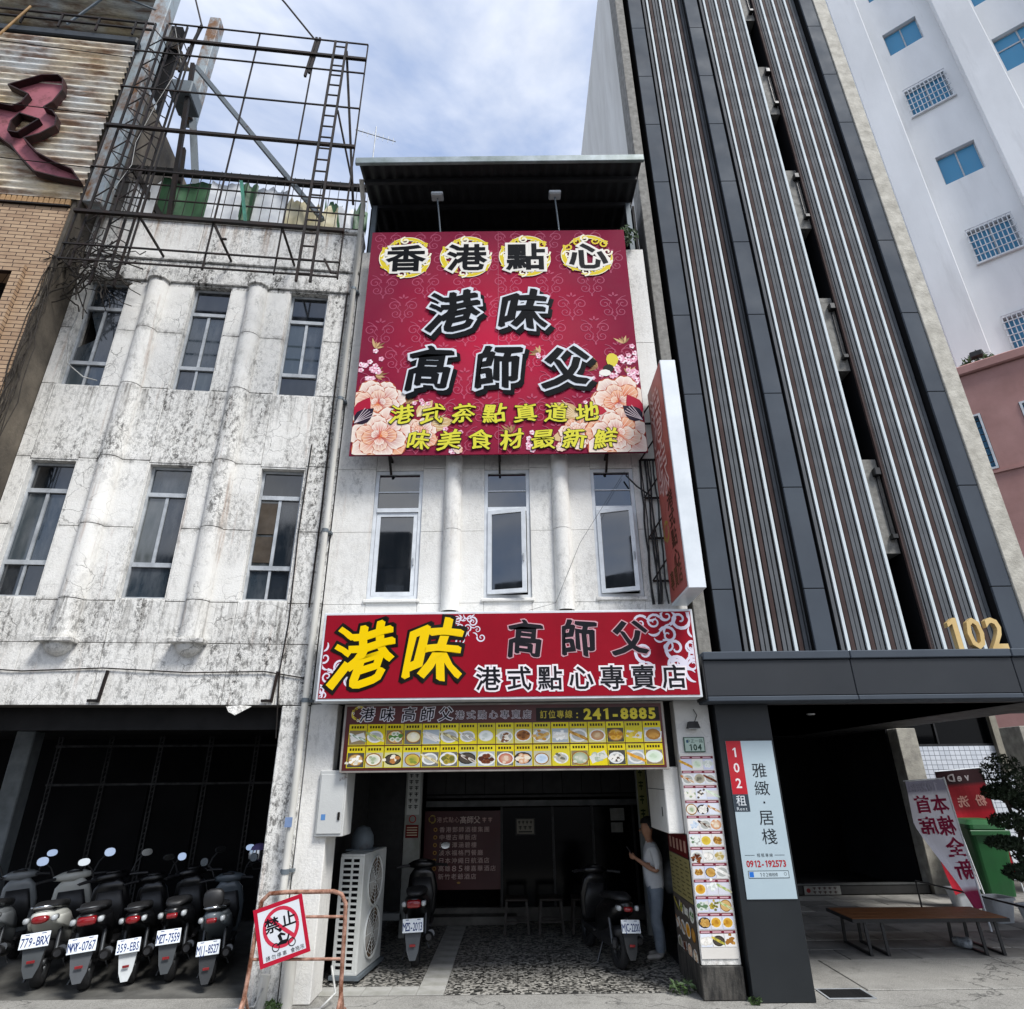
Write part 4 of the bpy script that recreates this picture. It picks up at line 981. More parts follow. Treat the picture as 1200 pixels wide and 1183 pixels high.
for ch_, x_, z_, h, w_ in (('港', -1.82, 3.52, .74, .68), ('味', -.97, 3.55, .74, .70)):
    P.ch(ch_, x_, z_, h, '15130f', w=w_, bev=.056, nib=.027, rise=.14, slant=.12, lift=.001, brush=True)
    P.ch(ch_, x_, z_, h, 'f0c800', w=w_, off=.006, nib=.027, rise=.14, slant=.12, lift=.006, brush=True)
for ch_, x_ in (('髙', .14), ('師', .78), ('父', 1.42)):
    P.ch(ch_, x_, 3.69, .42, 'c99aa2', w=.42, bev=.035, nib=.03, rise=.05, slant=.05, lift=.001, brush=True)
    P.ch(ch_, x_, 3.69, .42, '14141a', w=.42, off=.006, nib=.03, rise=.05, slant=.05, lift=.004, brush=True)
P.text('港式點心專賣店', -.49, 2.08, 3.22, .27, 'ece4e6', w=.28, bev=.085, lift=.001)
P.text('港式點心專賣店', -.49, 2.08, 3.22, .27, '14141a', w=.28, off=.012, lift=.004)
P.obj('lettering', m_inkg, SG)
for x_ in (-1.8, 0, 1.7): part('hanger', MB().bar((x_, .3, 3.9), (x_, .4, 3.9), .05), m_steel, SG)

# ================================================================ dish menu board
MBD = thing('menu_board', 'long dark red menu board with two rows of dish photos over the entrance', 'menu board', (0, 7.85, 0))
part('frame', MB().box(-2.04, 1.79, 0, .12, 2.21, 2.97, bev=.006), pm('brown_white_frame', 'a39c94', '857e77', 4, .5), MBD)
part('face', B(-2.01, 1.76, -.005, -.0005, 2.235, 2.945), pm('menu_maroon', '5a1512', '3c0e0d', .8, .4), MBD)
P = Print(); P.d = .006
roundel(P, -1.86, 2.86, .085)
for ch_, x_ in zip('港味高師父', (-1.76, -1.52, -1.26, -1.04, -.82)):
    P.ch(ch_, x_, 2.85, .155, 'd8d4da', w=.16, bev=.07, rise=.08, slant=.1); P.ch(ch_, x_, 2.85, .155, '17161c', w=.16, off=.01, rise=.08, slant=.1, lift=.002)
P.text('港式點心專賣店', -.72, .22, 2.835, .095, 'cfc6cc', w=.1, bev=.05); P.text('港式點心專賣店', -.72, .22, 2.835, .095, '1a1418', w=.1, lift=.001)
P.rect(.26, 1.73, 2.755, 2.905, '17110c').layer(.0006)
P.text('訂位專線:', .30, .80, 2.83, .09, 'c8b43c', w=.085, off=.008)
P.text('241-8885', .82, 1.70, 2.83, .115, 'e2cf3e', w=.10, off=.035)
FOODS = [('dfe4dc', '5f7a5a'), ('9db06a', 'd9d0b0'), ('e9e6da', '4f7a3a'), ('d9cfa8', 'e9e3cf'), ('cfcac0', 'eeeae2'), ('d8cfa2', '6a5a3a'), ('e4e2da', '8a8072'), ('e9ebe6', 'c9cfc6'), ('7a5238', 'e6ded0'), ('a8703a', '6a3f22'),
         ('c9a25a', 'b3853e'), ('eceae4', 'd8d5cc'), ('c89a4a', '8a5f26'), ('a5724a', 'c9b08a'), ('d8a83a', 'b07a22'), ('d8c04a', 'c9a83a'), ('9a6a2e', 'c08f45'), ('efece2', 'cfc8b8'), ('e9e5d8', '9aa886'), ('b0753f', 'e6ddc8'),
         ('c9b04a', '7a8a3a'), ('d9d2b4', 'b09a5a'), ('b09a3a', '6a6a2a'), ('4a3428', 'd8d0c4'), ('7a4426', '50281a'), ('b0583a', 'd8c0a8'), ('c98a5a', 'e2d6c0'), ('c8d4e0', 'aebfd0'), ('b8b09a', '6a6858'), ('8fa080', 'c8c8b8'),
         ('9aa890', 'd0d0c4'), ('e8e4da', '5a5048'), ('e0a63a', 'c98622'), ('dce6d4', 'bfd0b4')]
def dish(P, cx, cz, w_, h_, pal, rnd, plate=True):
    a, b = pal
    cx += w_ * rnd.uniform(-.05, .05); cz += h_ * rnd.uniform(-.04, .04); w0, h0 = w_, h_; f = rnd.uniform(.9, 1.12); w_ *= f; h_ *= f
    ps = rnd.random()
    if plate and ps < .42: P.ell(cx, cz, w_ * .45, h_ * .40, 'dcdcd8', n=14); P.ell(cx + w_ * .02, cz - h_ * .01, w_ * .35, h_ * .29, 'a9aaa4', n=12)
    elif plate and ps < .62: P.ell(cx, cz, w_ * .44, h_ * .42, '8a6232', n=14); P.ell(cx, cz, w_ * .38, h_ * .36, 'c8a468', n=14)
    elif plate and ps < .78: P.ell(cx, cz, w_ * .45, h_ * .36, '2a2622', n=14); P.ell(cx, cz, w_ * .38, h_ * .29, '4a423a', n=12)
    elif plate:
        a_ = rnd.uniform(-.5, .5); q_ = [(-.42, -.2), (.42, -.2), (.42, .2), (-.42, .2)]; P.poly([(cx + w_ * (u * math.cos(a_) - v * math.sin(a_)), cz + h_ * (u * math.sin(a_) + v * math.cos(a_)) * 1.1) for u, v in q_], 'd4d2cc')
    w_ *= 1.25; h_ *= 1.2
    st = rnd.randrange(4)
    if st == 0:
        for k in range(7):
            t = k * 1.05 + rnd.uniform(-.3, .3); rr = 0 if k == 0 else rnd.uniform(.7, 1.1)
            P.ell(cx + rr * w_ * .20 * math.cos(t), cz + rr * h_ * .16 * math.sin(t), w_ * rnd.uniform(.10, .15), h_ * rnd.uniform(.10, .14), a if k % 3 else b, b, 8, jit=.15)
    elif st == 1:
        for k in range(4): P.ell(cx + w_ * (-.22 + .15 * k), cz + h_ * (.12 - .08 * k), w_ * .22, h_ * .08, b if k % 2 else a, a, 8, rot=-.5, jit=.1)
    elif st == 2:
        for k in range(15): P.ell(cx + w_ * rnd.gauss(0, .14), cz + h_ * rnd.gauss(0, .12), w_ * .09, h_ * .08, rnd.choice((a, b, a)), None, 7, jit=.25)
    else:
        P.ell(cx, cz, w_ * .30, h_ * .28, a, b, 12)
        for k in range(4): P.ell(cx + w_ * rnd.gauss(0, .1), cz + h_ * rnd.gauss(0, .09), w_ * .08, h_ * .07, b, None, 7)
rnd = random.Random(21); cw = 3.70 / 17
for r_ in range(2):
    for k in range(17):
        x0 = -1.965 + k * cw; z0 = 2.508 if r_ == 0 else 2.262; ch_ = .232
        P.rect(x0 + .004, x0 + cw - .004, z0, z0 + ch_, rnd.choice(('dcc81e', 'd4c024', 'e0d02a', 'cfc02e')))
        P.rect(x0 + .012, x0 + cw - .012, z0 + .006, z0 + ch_ * .70, rnd.choice(('b8b49a', '6a6a66', 'c9c48a', '8a7a5a', '4a4a44', 'a8b0b4'))) if rnd.random() < .75 else None
        dish(P, x0 + cw / 2, z0 + ch_ * .37, cw * .98, ch_ * .72, FOODS[(r_ * 17 + k) % 34], rnd)
        for q in range(5): P.rect(x0 + .03 + q * .032, x0 + .052 + q * .032, z0 + ch_ * .80, z0 + ch_ * .92, '3a2a10')
P.obj('dish_print', m_inkg, MBD)

# ================================================================ pillar poster, house number, pillar lamp
PP = thing('pillar_poster', 'tall white poster of small dish photos on the right shop pillar', 'poster', (0, 7.997, 0))
part('sheet', B(1.958, 2.352, -.008, -.002, .36, 2.38), pm('poster_paper', 'dad6cf', 'cfcac2', 2, .5), PP)
P = Print(); P.d = .009; rnd = random.Random(33)
for r_ in range(12):
    z0 = 2.36 - (r_ + 1) * .158
    P.rect(1.962, 2.348, z0 + .122, z0 + .150, '6e1f30')
    for k in range(3):
        P.rect(1.975 + k * .125, 2.07 + k * .125, z0 + .129, z0 + .142, 'c9a0a8')
        P.rect(1.966 + k * .128, 2.088 + k * .128, z0 + .002, z0 + .12, rnd.choice(('d9dde6', 'c9cde0', 'e2e0dc', 'd0d0d8')))
        dish(P, 2.027 + k * .128, z0 + .060, .15, .142, rnd.choice(FOODS), rnd, rnd.random() < .8)
P.obj('dish_print', m_inkg, PP)
HN = thing('house_number', 'small pale green house number plate 104 above the pillar poster', 'plate', (0, 7.995, 0))
part('plate', MB().box(2.02, 2.27, -.014, -.001, 2.395, 2.565, bev=.004), pm('plate_rim', '4a6a5a', '3f5a4c', 5, .4), HN)
P = Print(); P.d = .0165; P.rect(2.032, 2.258, 2.407, 2.553, 'b9cbbd').layer()
P.text('中正一路', 2.05, 2.25, 2.52, .042, '2c4a3c', w=.045); P.rect(2.05, 2.075, 2.50, 2.53, '4a6a8a'); P.text('104', 2.07, 2.23, 2.449, .068, '1f3a2e', w=.05, off=.02)
P.obj('lettering', m_ink, HN)
WL = thing('pillar_lamp', 'small black floodlight above the house number plate', 'lamp', (2.14, 7.99, 2.66))
part('body', MB().prism([(-.075, .0), (.075, .0), (.05, .075), (-.05, .075)], -.11, -.02), m_dframe, WL)
part('lens', B(-.06, .06, -.1, -.03, -.006, -.001), pm('lamp_lens', 'cfd4d6'), WL)
part('cable', MB().tube([(.03, -.03, .07), (.07, -.03, .15), (.04, -.01, .22)], .006, 5), m_dframe, WL)
# boards on the inner side of the pillar
SBD = thing('side_menu_boards', 'weathered menu boards on the inner side face of the right pillar', 'menu board', (1.945, 8, 0))
P = Print(); P.d = .004                    # local x = depth
P.rect(.03, 1.0, 1.28, 1.52, '5a1a1c').rect(.03, 1.0, .84, 1.27, '8f8658').rect(.03, 1.0, .06, .83, '57504a')
for k in range(5): P.rect(.1 + k * .18, .2 + k * .18, 1.33, 1.45, 'b08a7a')
for k in range(4):
    for q in range(9): P.rect(.06 + k * .24, .24 + k * .24 - .04 * (q % 3), .88 + q * .042, .895 + q * .042, '5c5534')
rnd = random.Random(3)
for k in range(4):
    for q in range(4): dish(P, .15 + k * .235, .15 + q * .19, .22, .18, rnd.choice(FOODS), rnd)
part('backing', B(-.003, 0, .02, 1.02, .05, 1.53), m_dframe, SBD)
P.obj('print', m_ink, SBD, (-.001, 1.03, 0), (0, 0, R(-90)))

# ================================================================ projecting sign
PS_ = thing('projecting_sign', 'tall projecting light box sign with faded red face beside the banner', 'sign', (2.15, 7.5, 0))
part('box', MB().box(-.10, .11, -.43, .42, 4.15, 7.38, bev=.006), pm('signbox_white', 'e4e9ec', 'd2d8dc', 2, .35), PS_)
part('face', B(-.108, -.1015, -.40, .40, 4.18, 7.35), pm('faded_red_face', 'a8574c', '8f3f3a', .9, .45, dirt=.1), PS_)
P = Print(); P.d = .002
for ch_, z_, h in (('港', 6.75, .75), ('味', 5.95, .75)):
    P.ch(ch_, -.06, z_, h, 'c8a8a4', w=.5, bev=.05); P.ch(ch_, -.06, z_, h, '8a4640', w=.5, lift=.003); 
for k, ch_ in enumerate('港式點心'): P.ch(ch_, .12, 5.42 - k * .26, .24, '4a2a20', w=.26, off=.02)
P.text('專賣店', -.3, .3, 4.42, .26, '5a3a28', w=.17, off=.015)
roundel(P, -.22, 5.1, .14, 'a08a3a', 'b0986a')
P.obj('lettering', m_ink, PS_, (-.109, 0, 0), (0, 0, R(-90)))
for z_ in (4.5, 5.1, 5.7, 6.3, 6.9): part('bracket', MB().bar((-.05, .42, z_), (-.05, .52, z_), .03).bar((-.30, .46, z_), (-.05, .46, z_), .025).bar((-.3, .46, z_), (-.1, .4, z_ + .28), .018), m_steel, PS_)
rnd = random.Random(9); cb = MB()
for k in range(7):
    x_ = 1.84 + .03 * k; p = []
    for q in range(10): x_ += rnd.uniform(-.018, .018); p.append((x_, 7.965 - .01 * k / 2, 6.3 - q * .235))
    cb.tube(p, .008 if k % 2 else .013, 5)
cb.tube([(1.62, 7.95, 6.05), (1.75, 7.9, 5.85), (1.95, 7.92, 5.7)], .012, 5).tube([(1.6, 7.93, 6.1), (.9, 7.85, 5.0), (.55, 7.88, 4.2), (.2, 7.86, 4.1)], .0025, 4)
tag(part('wall_cables', cb, m_dframe), 'bundle of dark cables running down beside the projecting sign', 'cable')
# ================================================================ dark slatted tower
TW = thing('slatted_tower', 'tall dark tower with vertical brown and white slats and grey panel columns', 'building', (0, 8.2, 0))
m_panel = pm('charcoal_panel', '4c535b', '444a52', .8, .75, spec=.15)
m_slatb = pm('brown_slat', '4e413e', '423634', 2, .8, spec=.1)
m_slatg = pm('grey_slat', '66696c', '595c5f', 2, .8, spec=.1)
m_fin = pm('pale_fin', 'd4dcde', 'c8d0d2', 2, .8, spec=.1)
m_cstrip = pm('pebble_concrete', '8e8c86', '6c6a65', 9, .9, bump=.6, bsc=40, dirt=.2)
m_sidew = pm('streaked_side_wall', 'e2e1dc', 'cfcdc7', 1.2, .85, dirt=.25, stretch=(1, 1, .25), bump=.15)
m_stone = pm('rough_pale_stone', 'c2beb2', 'a19d92', 5, .9, bump=.9, bsc=22)
TOP = 22.2
part('body', MB().box(2.60, 6.9, .62, 8.0, 3.0, TOP), m_dark, TW)
part('side_wall', MB().box(2.575, 2.598, .10, 8.0, 3.0, TOP), m_sidew, TW)
part('concrete_edge', MB().box(2.40, 2.572, .0, .45, 0, TOP, bev=.01), m_cstrip, TW)
ZP = [3.58, 4.44, 5.95, 7.56, 9.10, 10.70, 12.20, 13.78, 15.24, 16.85, 18.4, 20.0, 21.6]
for a, b in ((2.69, 2.965), (3.93, 4.205), (6.465, 6.74)):
    part('column_core', B(a + .006, b - .006, .01, .6, 3.55, 21.7), m_black, TW)
    for z0, z1 in zip(ZP[:-1], ZP[1:]): part('column_panel', B(a, b, -.006, .03, z0 + .006, z1 - .006, bev=.004), m_panel, TW)
part('stone_edge', MB().box(6.745, 7.02, -.03, .6, 3.0, 21.6, bev=.008), m_stone, TW)
def slatmesh(n, w_, d, m):
    me = fix(B(-w_ / 2, w_ / 2, 0, d, 3.56, 21.6).mesh(n)); me.materials.append(m); return me
s_b = slatmesh('brown_slat', .056, .04, m_slatb); s_g = slatmesh('grey_slat', .047, .04, m_slatg); s_f = slatmesh('pale_fin', .040, .03, m_fin)
def bay(x0, fins, pitch, lead, tail):
    for i in range(fins):
        x = x0 + i * pitch
        part('pale_fin', s_f, None, TW, (x, .11, 0))
        if i < fins - 1 or tail:
            n = 3
            part('brown_slat', s_b, None, TW, (x + pitch * .27, .13, 0)); part('grey_slat', s_g, None, TW, (x + pitch * .51, .13, 0)); part('grey_slat', s_g, None, TW, (x + pitch * .73, .13, 0))
    for k in range(lead): part('grey_slat', s_g, None, TW, (x0 - pitch * .26 * (k + 1), .13, 0))
bay(3.15, 3, .29, 1, True); bay(4.42, 4, .265, 1, False); bay(5.69, 3, .265, 2, True)
part('brown_slat', s_b, None, TW, (5.535, .13, 0))
for a, b in ((3.0, 3.92), (4.21, 5.24), (5.515, 6.46)): part('slat_back', B(a, b, .19, .60, 3.56, 21.6), m_black, TW)
for z in (6.9, 11.6, 16.3):
    for a, b in ((3.0, 3.9), (4.24, 5.23), (5.52, 6.43)): part('slat_rail', B(a, b, .173, .187, z, z + .03), m_dark, TW)
# recessed strip between the bays: concrete spandrels with air conditioner brackets
for k in range(7):
    z0 = 3.9 + k * 3.12
    part('spandrel', B(5.245, 5.51, .22, .55, z0 + 1.1, z0 + 2.6), m_cstrip, TW)
    part('bracket', MB().box(5.40, 5.49, .12, .215, z0 + 2.3, z0 + 2.42, bev=.01).box(5.41, 5.48, .12, .215, z0 + 1.3, z0 + 1.36).bar((5.45, .20, z0 + 1.36), (5.45, .20, z0 + 2.3), .02), m_dframe, TW)
# entrance canopy
CN = thing('entrance_canopy', None, None); CN.parent = TW
for k, (a, b) in enumerate(((2.26, 4.02), (4.02, 5.95), (5.95, 7.9))):
    part('fascia_panel', MB().box(a + .003, b - .003, -.60, -.2, 2.99, 3.40, bev=.006), pm('canopy_panel', '262a2f', '202429', 1, .5, .1), CN)
    part('top_flashing', MB().box(a + .003, b - .003, -.63, .3, 3.405, 3.50, bev=.01), m_panel, CN)
    part('lower_flashing', MB().box(a + .003, b - .003, -.615, -.2, 2.93, 2.985, bev=.008), m_panel, CN)
part('soffit', B(7.98, 11.5, -.19, 2.4, 3.0, 3.06), m_dframe, CN)
part('soffit', B(2.3, 7.98, -.19, 9.2, 3.0, 3.06), pm('dark_soffit', (.05, .05, .053), (.04, .04, .042), 2, .7), CN)
part('canopy_end', B(2.245, 2.262, -.6, .0, 2.96, 3.45), m_dframe, CN)
part('downlight', MB().lathe([(.0, -.01), (.06, -.01), (.06, .02)], 12, Matrix.Translation((4.6, 2.0, 2.992))), m_wframe, CN)
# lobby behind: black recess, ledge, stone columns, tiled wall
part('lobby_side_wall', B(2.62, 2.7, .7, 5.9, 0, 3.0), m_black, TW)
part('lobby_back', B(2.7, 8.0, 9.0, 9.1, 0, 3.0), m_black, TW)
part('lobby_return', B(7.98, 8.06, 6.1, 9.0, 0, 3.0), m_black, TW)
part('lobby_ledge', MB().box(2.7, 8.0, 5.85, 6.2, 0, .16, bev=.01), pm('dark_ledge', '232322', '171716', 4, .6), TW)
part('ledge_nosing', MB().box(2.7, 8.0, 5.84, 5.9, .162, .19), pm('dull_steel_bar', '5a5c5c'), TW)
part('lobby_floor', B(2.7, 8.0, 6.2, 9.0, .0, .01), m_black, TW)
part('stone_column', MB().box(8.02, 8.42, 5.75, 6.25, 0, 3.0, bev=.01), pm('entrance_stone', 'a8a498', '86827a', 6, .9, bump=.9, bsc=22), TW)
part('stone_column', MB().box(10.35, 10.9, 5.4, 6.0, 0, 3.0, bev=.01), pm('entrance_stone', 'a8a498'), TW)
TWL = thing('tiled_wall', 'low white tiled wall under a dark window beyond the entrance', 'wall', (0, 15.6, 0))
t = NT('white_wall_tile'); x, y, z = t.xyz(); cmb = t.new('ShaderNodeCombineXYZ'); t.lk(x, cmb.inputs[0]); t.lk(z, cmb.inputs[1])
br = t.new('ShaderNodeTexBrick'); t.lk(cmb.outputs[0], br.inputs['Vector']); br.offset = 0; br.inputs['Scale'].default_value = 1; br.inputs['Brick Width'].default_value = .12; br.inputs['Row Height'].default_value = .10
br.inputs['Mortar Size'].default_value = .006; br.inputs['Color1'].default_value = (*hx('c6ccd4'), 1); br.inputs['Color2'].default_value = (*hx('d6dbe2'), 1); br.inputs['Mortar'].default_value = (*hx('6a707a'), 1)
t.color(br.outputs[0]); t.rough(.3); t.bump(br.outputs['Fac'], -.4, .01)
part('tiles', B(8.5, 11.6, 0, .25, 0, 2.70), t.m, TWL)
part('window_glass', B(8.6, 11.3, .1, .12, 2.75, 4.2), m_dglass, TWL)
part('window_frame', MB().box(8.5, 11.6, .05, .2, 2.70, 2.75).box(9.9, 9.94, .05, .15, 2.75, 4.2).box(8.55, 8.6, .05, .2, 2.75, 4.2).box(11.3, 11.36, .05, .2, 2.75, 4.2), m_dframe, TWL)
part('beige_post', B(11.15, 11.3, -.12, -.01, 2.1, 3.9), pm('beige_post', '8f8a7c', '747064', 4, .7), TWL)

# big gold numerals on the canopy
t = 'gold'
NU = thing('gold_numerals', 'gold numerals 102 standing on the dark canopy edge', 'sign', (0, 7.62, 0))
m_gold = pm('pale_gold', 'd9bd84', 'c7a86c', 2, .4, .2)
def solid_glyph(ch_, x_, z_, h, w_, d, off=.02):
    vs, fs = glyph(ch_, off); xs = [v.x for v in vs]; ys = [v.y for v in vs]
    kx = w_ / (max(xs) - min(xs)); kz = h / (max(ys) - min(ys)); mb = MB(); n = len(vs)
    P2 = [((v.x - min(xs)) * kx + x_, (v.y - min(ys)) * kz + z_) for v in vs]
    mb.add([(a, 0, b) for a, b in P2] + [(a, d, b) for a, b in P2], [])
    ec = {}
    for f in fs:
        mb.f.append(tuple(f)); mb.f.append(tuple(i + n for i in reversed(f))); mb.sm += [False, False]
        for i, j in zip(f, f[1:] + f[:1]): ec[(i, j)] = 1
    for (i, j) in list(ec):
        if (j, i) not in ec: mb.f.append((j, i, i + n, j + n)); mb.sm.append(False)
    return mb
for ch_, x_, w_ in (('1', 5.32, .12), ('0', 5.535, .20), ('2', 5.785, .20)): part('numeral', solid_glyph(ch_, x_, 3.502, .385, w_, .07, .012), m_gold, NU, label='gold numeral ' + ch_)

# ================================================================ totem with rental sign
TT = thing('totem', 'black totem pillar with a pale rental sign beside the menu pillar', 'totem', (0, 7.9, 0))
part('post', MB().box(2.42, 3.06, .0, .32, .0, 2.98, bev=.004), pm('totem_black', '23272a', '1b1f22', 1, .45, .2), TT)
part('cap_line', B(2.42, 3.06, -.003, -.001, 2.525, 2.54), m_dframe, TT)
part('sign_face', B(2.49, 3.035, -.012, -.0005, .91, 2.51), pm('pale_blue_acrylic', 'b4c4ca', 'a8b9c0', .7, .3, coat=.2), TT)
P = Print(); P.d = .0135
P.rect(2.49, 2.665, 1.94, 2.51, 'b52a34').rect(2.49, 2.665, 1.76, 1.939, '3c444c').layer()
for k, c_ in enumerate('102'): P.ch(c_, 2.577, 2.385 - k * .165, .10, 'e4dcdc', off=.012)
P.ch('租', 2.577, 1.875, .11, 'd8dde0'); P.text('Rent', 2.515, 2.64, 1.79, .035, 'c8d0d4', w=.03)
for c_, z_ in (('雅', 2.19), ('緻', 2.0), ('居', 1.70), ('棧', 1.51)): P.ch(c_, 2.835, z_, .155, '23282c', w=.165)
P.rect(2.827, 2.847, 1.842, 1.862, '23282c')
P.rect(2.53, 2.64, 1.325, 1.329, '50585c').rect(2.86, 2.97, 1.325, 1.329, '50585c'); P.text('短租專線', 2.66, 2.845, 1.327, .035, '4a5256')
P.text('0912-192573', 2.535, 2.975, 1.245, .062, 'a8242c', w=.044, off=.02)
P.rect(2.54, 2.985, 1.105, 1.178, '3a4246').layer(); P.rect(2.546, 2.979, 1.111, 1.172, 'b9c8ce').rect(2.552, 2.60, 1.116, 1.167, '2a6cc0').layer()
P.text('102雅居棧', 2.66, 2.86, 1.14, .036, '2a3034'); P.ribbon(spiral(2.945, 1.145, .014, .014, 0, 1, 12), .005, '6a7276')
P.obj('lettering', m_inkg, TT)
DN = thing('drain_cover', 'dark metal drain cover set in the pavement beside the totem', 'drain cover', (3.48, 8.17, 0), 0)
part('rim', MB().box(-.25, .25, -.17, -.15, 0, .006).box(-.25, .25, .15, .17, 0, .006).box(-.25, -.23, -.15, .15, 0, .006).box(.23, .25, -.15, .15, 0, .006), m_alu, DN)
part('lid', B(-.229, .229, -.149, .149, -.002, .003), pm('cast_iron', '2a2a2a', '1c1c1c', 9, .6, .4, bump=.5), DN)
gb = fix(B(-.2, .2, -.008, .008, .003, .007).mesh('grate_bar')); gb.materials.append(pm('cast_iron', '2a2a2a'))
for k in range(8): part('grate_bar', gb, None, DN, (0, -.12 + k * .034, 0))
NT_ = thing('floor_notice', 'small notice plate on the dark ledge in the tower entrance', 'notice', (0, 14.02, 0))
part('plate', B(5.55, 6.25, .0, .015, .01, .155), pm('notice_plate', '8a8a86', '74746f', 4, .5), NT_)
P = Print(); P.d = .002; P.marks(5.7, 6.2, .115, .05, '3a2422', 5); P.marks(5.7, 6.2, .048, .05, '3a2422', 5); P.ell(5.63, .08, .04, .04, '7a3030'); P.obj('lettering', m_ink, NT_)

# ================================================================ white apartment block and pink house behind
AP = thing('white_apartment_block', 'tall pale grey apartment block with windows coloured like reflected sky behind the tower', 'building', (18.576, 18.192, 0), -38.13)
m_apw = pm('pale_grey_stucco', 'f0f1f1', 'e2e3e3', .6, .85, bump=.35, bsc=30, dirt=.22, stretch=(1, 1, .3))
m_skyrefl = glass('sky_reflection_pane', '4f92b8', .25, .10, .3)  # the sky's reflection is put into the pane's base colour as blue
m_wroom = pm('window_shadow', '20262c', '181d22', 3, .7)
wins = [(-.63, .74, 33.1, 34.68, 0), (-.66, .84, 28.85, 30.5, 1), (-.52, .84, 24.48, 26.1, 0), (-.48, .9, 20.2, 21.8, 1), (-.46, .9, 16.1, 17.5, 1), (-.63, .74, 37.3, 38.9, 0),
        (2.66, 4.3, 28.65, 30.75, 2), (2.66, 4.3, 33.1, 35.1, 2), (2.66, 4.3, 24.3, 26.4, 2)]
# wall with real openings: strips in two bays
def strips(x0, x1, ws, z0, z1, y0, y1):
    mb = MB(); cz = z0
    for a, b, p, q, _ in sorted(ws, key=lambda k: k[2]):
        mb.box(x0, x1, y0, y1, cz, p); mb.box(x0, a, y0, y1, p, q); mb.box(b, x1, y0, y1, p, q); cz = q
    return mb.box(x0, x1, y0, y1, cz, z1)
part('wall', strips(-2.0, 2.5, [k for k in wins if k[4] < 2], 0, 42, 0, .3), m_apw, AP)
part('wall', strips(2.5, 9, [k for k in wins if k[4] == 2], 0, 42, .001, .3), m_apw, AP)
part('wall', B(-12, -2.0, .25, .5, 0, 42), m_apw, AP)
for a, b in ((-2.25, -1.17), (1.35, 2.47), (5.2, 6.3)): part('pier', B(a, b, -.6, -.002, 0, 42, bev=.02), m_apw, AP)
part('block_inside', B(-12, 9, .5, 7, 0, 42), m_wroom, AP)
for a, b, p, q, kd in wins:
    wo = thing('window', None, None); wo.parent = AP
    part('backing', B(a, b, .3, .32, p, q), m_wroom, wo)
    mid = (a + b) / 2
    fr = MB().box(a, b, .18, .24, p, p + .05).box(a, b, .18, .24, q - .05, q).box(a, a + .04, .18, .24, p + .05, q - .05).box(b - .04, b, .18, .24, p + .05, q - .05).box(mid - .025, mid + .025, .17, .24, p + .05, q - .05)
    if kd == 2: fr.box(a + .04, b - .04, .165, .24, p + 1.35, p + 1.42)
    part('frame', fr, m_alu, wo)
    for u, v in ((a + .04, mid - .025), (mid + .025, b - .04)): part('pane', B(u, v, .2, .21, p + .05, q - .05), m_skyrefl, wo)
    if kd == 1:
        g = MB(); n = 11
        for k in range(n): u = a - .03 + (b - a + .06) * k / (n - 1); g.bar((u, -.08, p - .05), (u, -.08, q + .05), .03)
        for k in range(6): z_ = p - .04 + (q - p + .08) * k / 5; g.bar((a - .06, -.1, z_), (b + .06, -.1, z_), .03)
        g.box(a - .1, b + .1, -.12, 0, p - .1, p - .06)
        part('grille', g, m_wframe, wo)
ow = thing('window', None, None); ow.parent = AP
part('pane', B(-4.5, -2.7, .2, .22, 37.4, 39.4), m_skyrefl, ow); part('frame', MB().box(-4.6, -4.5, .18, .248, 37.3, 39.5).box(-2.7, -2.6, .18, .248, 37.3, 39.5).box(-4.5, -2.7, .18, .248, 38.9, 38.98), m_alu, ow)
PK = thing('pink_house', 'dull pink stucco house with barred window in front of the apartment block', 'building', (18.576, 18.192, 0), -38.13)
m_pink = pm('pink_stucco', 'bd918a', 'a98079', .8, .9, bump=.35, bsc=26, dirt=.15)
pw = [(-3.3, -2.2, 10.7, 12.65, 1), (-1.2, .6, 10.7, 12.65, 1)]
part('wall', strips(-8, 6, [], 0, 10.7, -3.0, -2.75), m_pink, PK)
part('wall', MB().box(-8, -3.3, -3.0, -2.75, 10.7, 14.1).box(-2.2, -1.2, -3.0, -2.75, 10.7, 12.65).box(.6, 6, -3, -2.75, 10.7, 12.65).box(-3.3, 6, -3, -2.75, 12.65, 14.1), m_pink, PK)
part('inside', B(-8, 6, -2.7, -.7, 0, 14), m_wroom, PK)
part('coping', MB().box(-8, 6, -3.12, -.62, 14.11, 14.45, bev=.04), m_pink, PK); part('band', MB().box(-8, 6, -3.05, -3.001, 10.55, 10.62), m_pink, PK)
for a, b, p, q, _ in pw:
    wo = thing('window', None, None); wo.parent = PK
    part('pane', B(a, b, -2.83, -2.8, p, q), m_skyrefl, wo)
    part('frame', MB().box(a, b, -3.03, -2.8, p, p + .06).box(a, b, -3.03, -2.8, q - .06, q).box(a, a + .06, -3.03, -2.8, p + .06, q - .06).box(b - .06, b, -3.03, -2.8, p + .06, q - .06), m_wframe, wo)
    g = MB()
    for k in range(6): g.bar((a + (b - a) * k / 5, -2.99, p), (a + (b - a) * k / 5, -2.99, q), .025)
    for k in range(9): g.bar((a, -2.985, p + (q - p) * k / 8), (b, -2.985, p + (q - p) * k / 8), .025)
    part('grille', g, m_dframe, wo)
RL = thing('roof_floodlight', 'small dark floodlight on the pink house parapet', 'lamp', (18.576, 18.192, 0), -38.13)
part('body', MB().box(-1.9, -1.55, -2.6, -2.35, 14.9, 15.12, bev=.03), m_dframe, RL); part('stem', MB().tube([(-1.72, -2.48, 14.44), (-1.72, -2.48, 14.92)], .03, 6), m_dframe, RL)
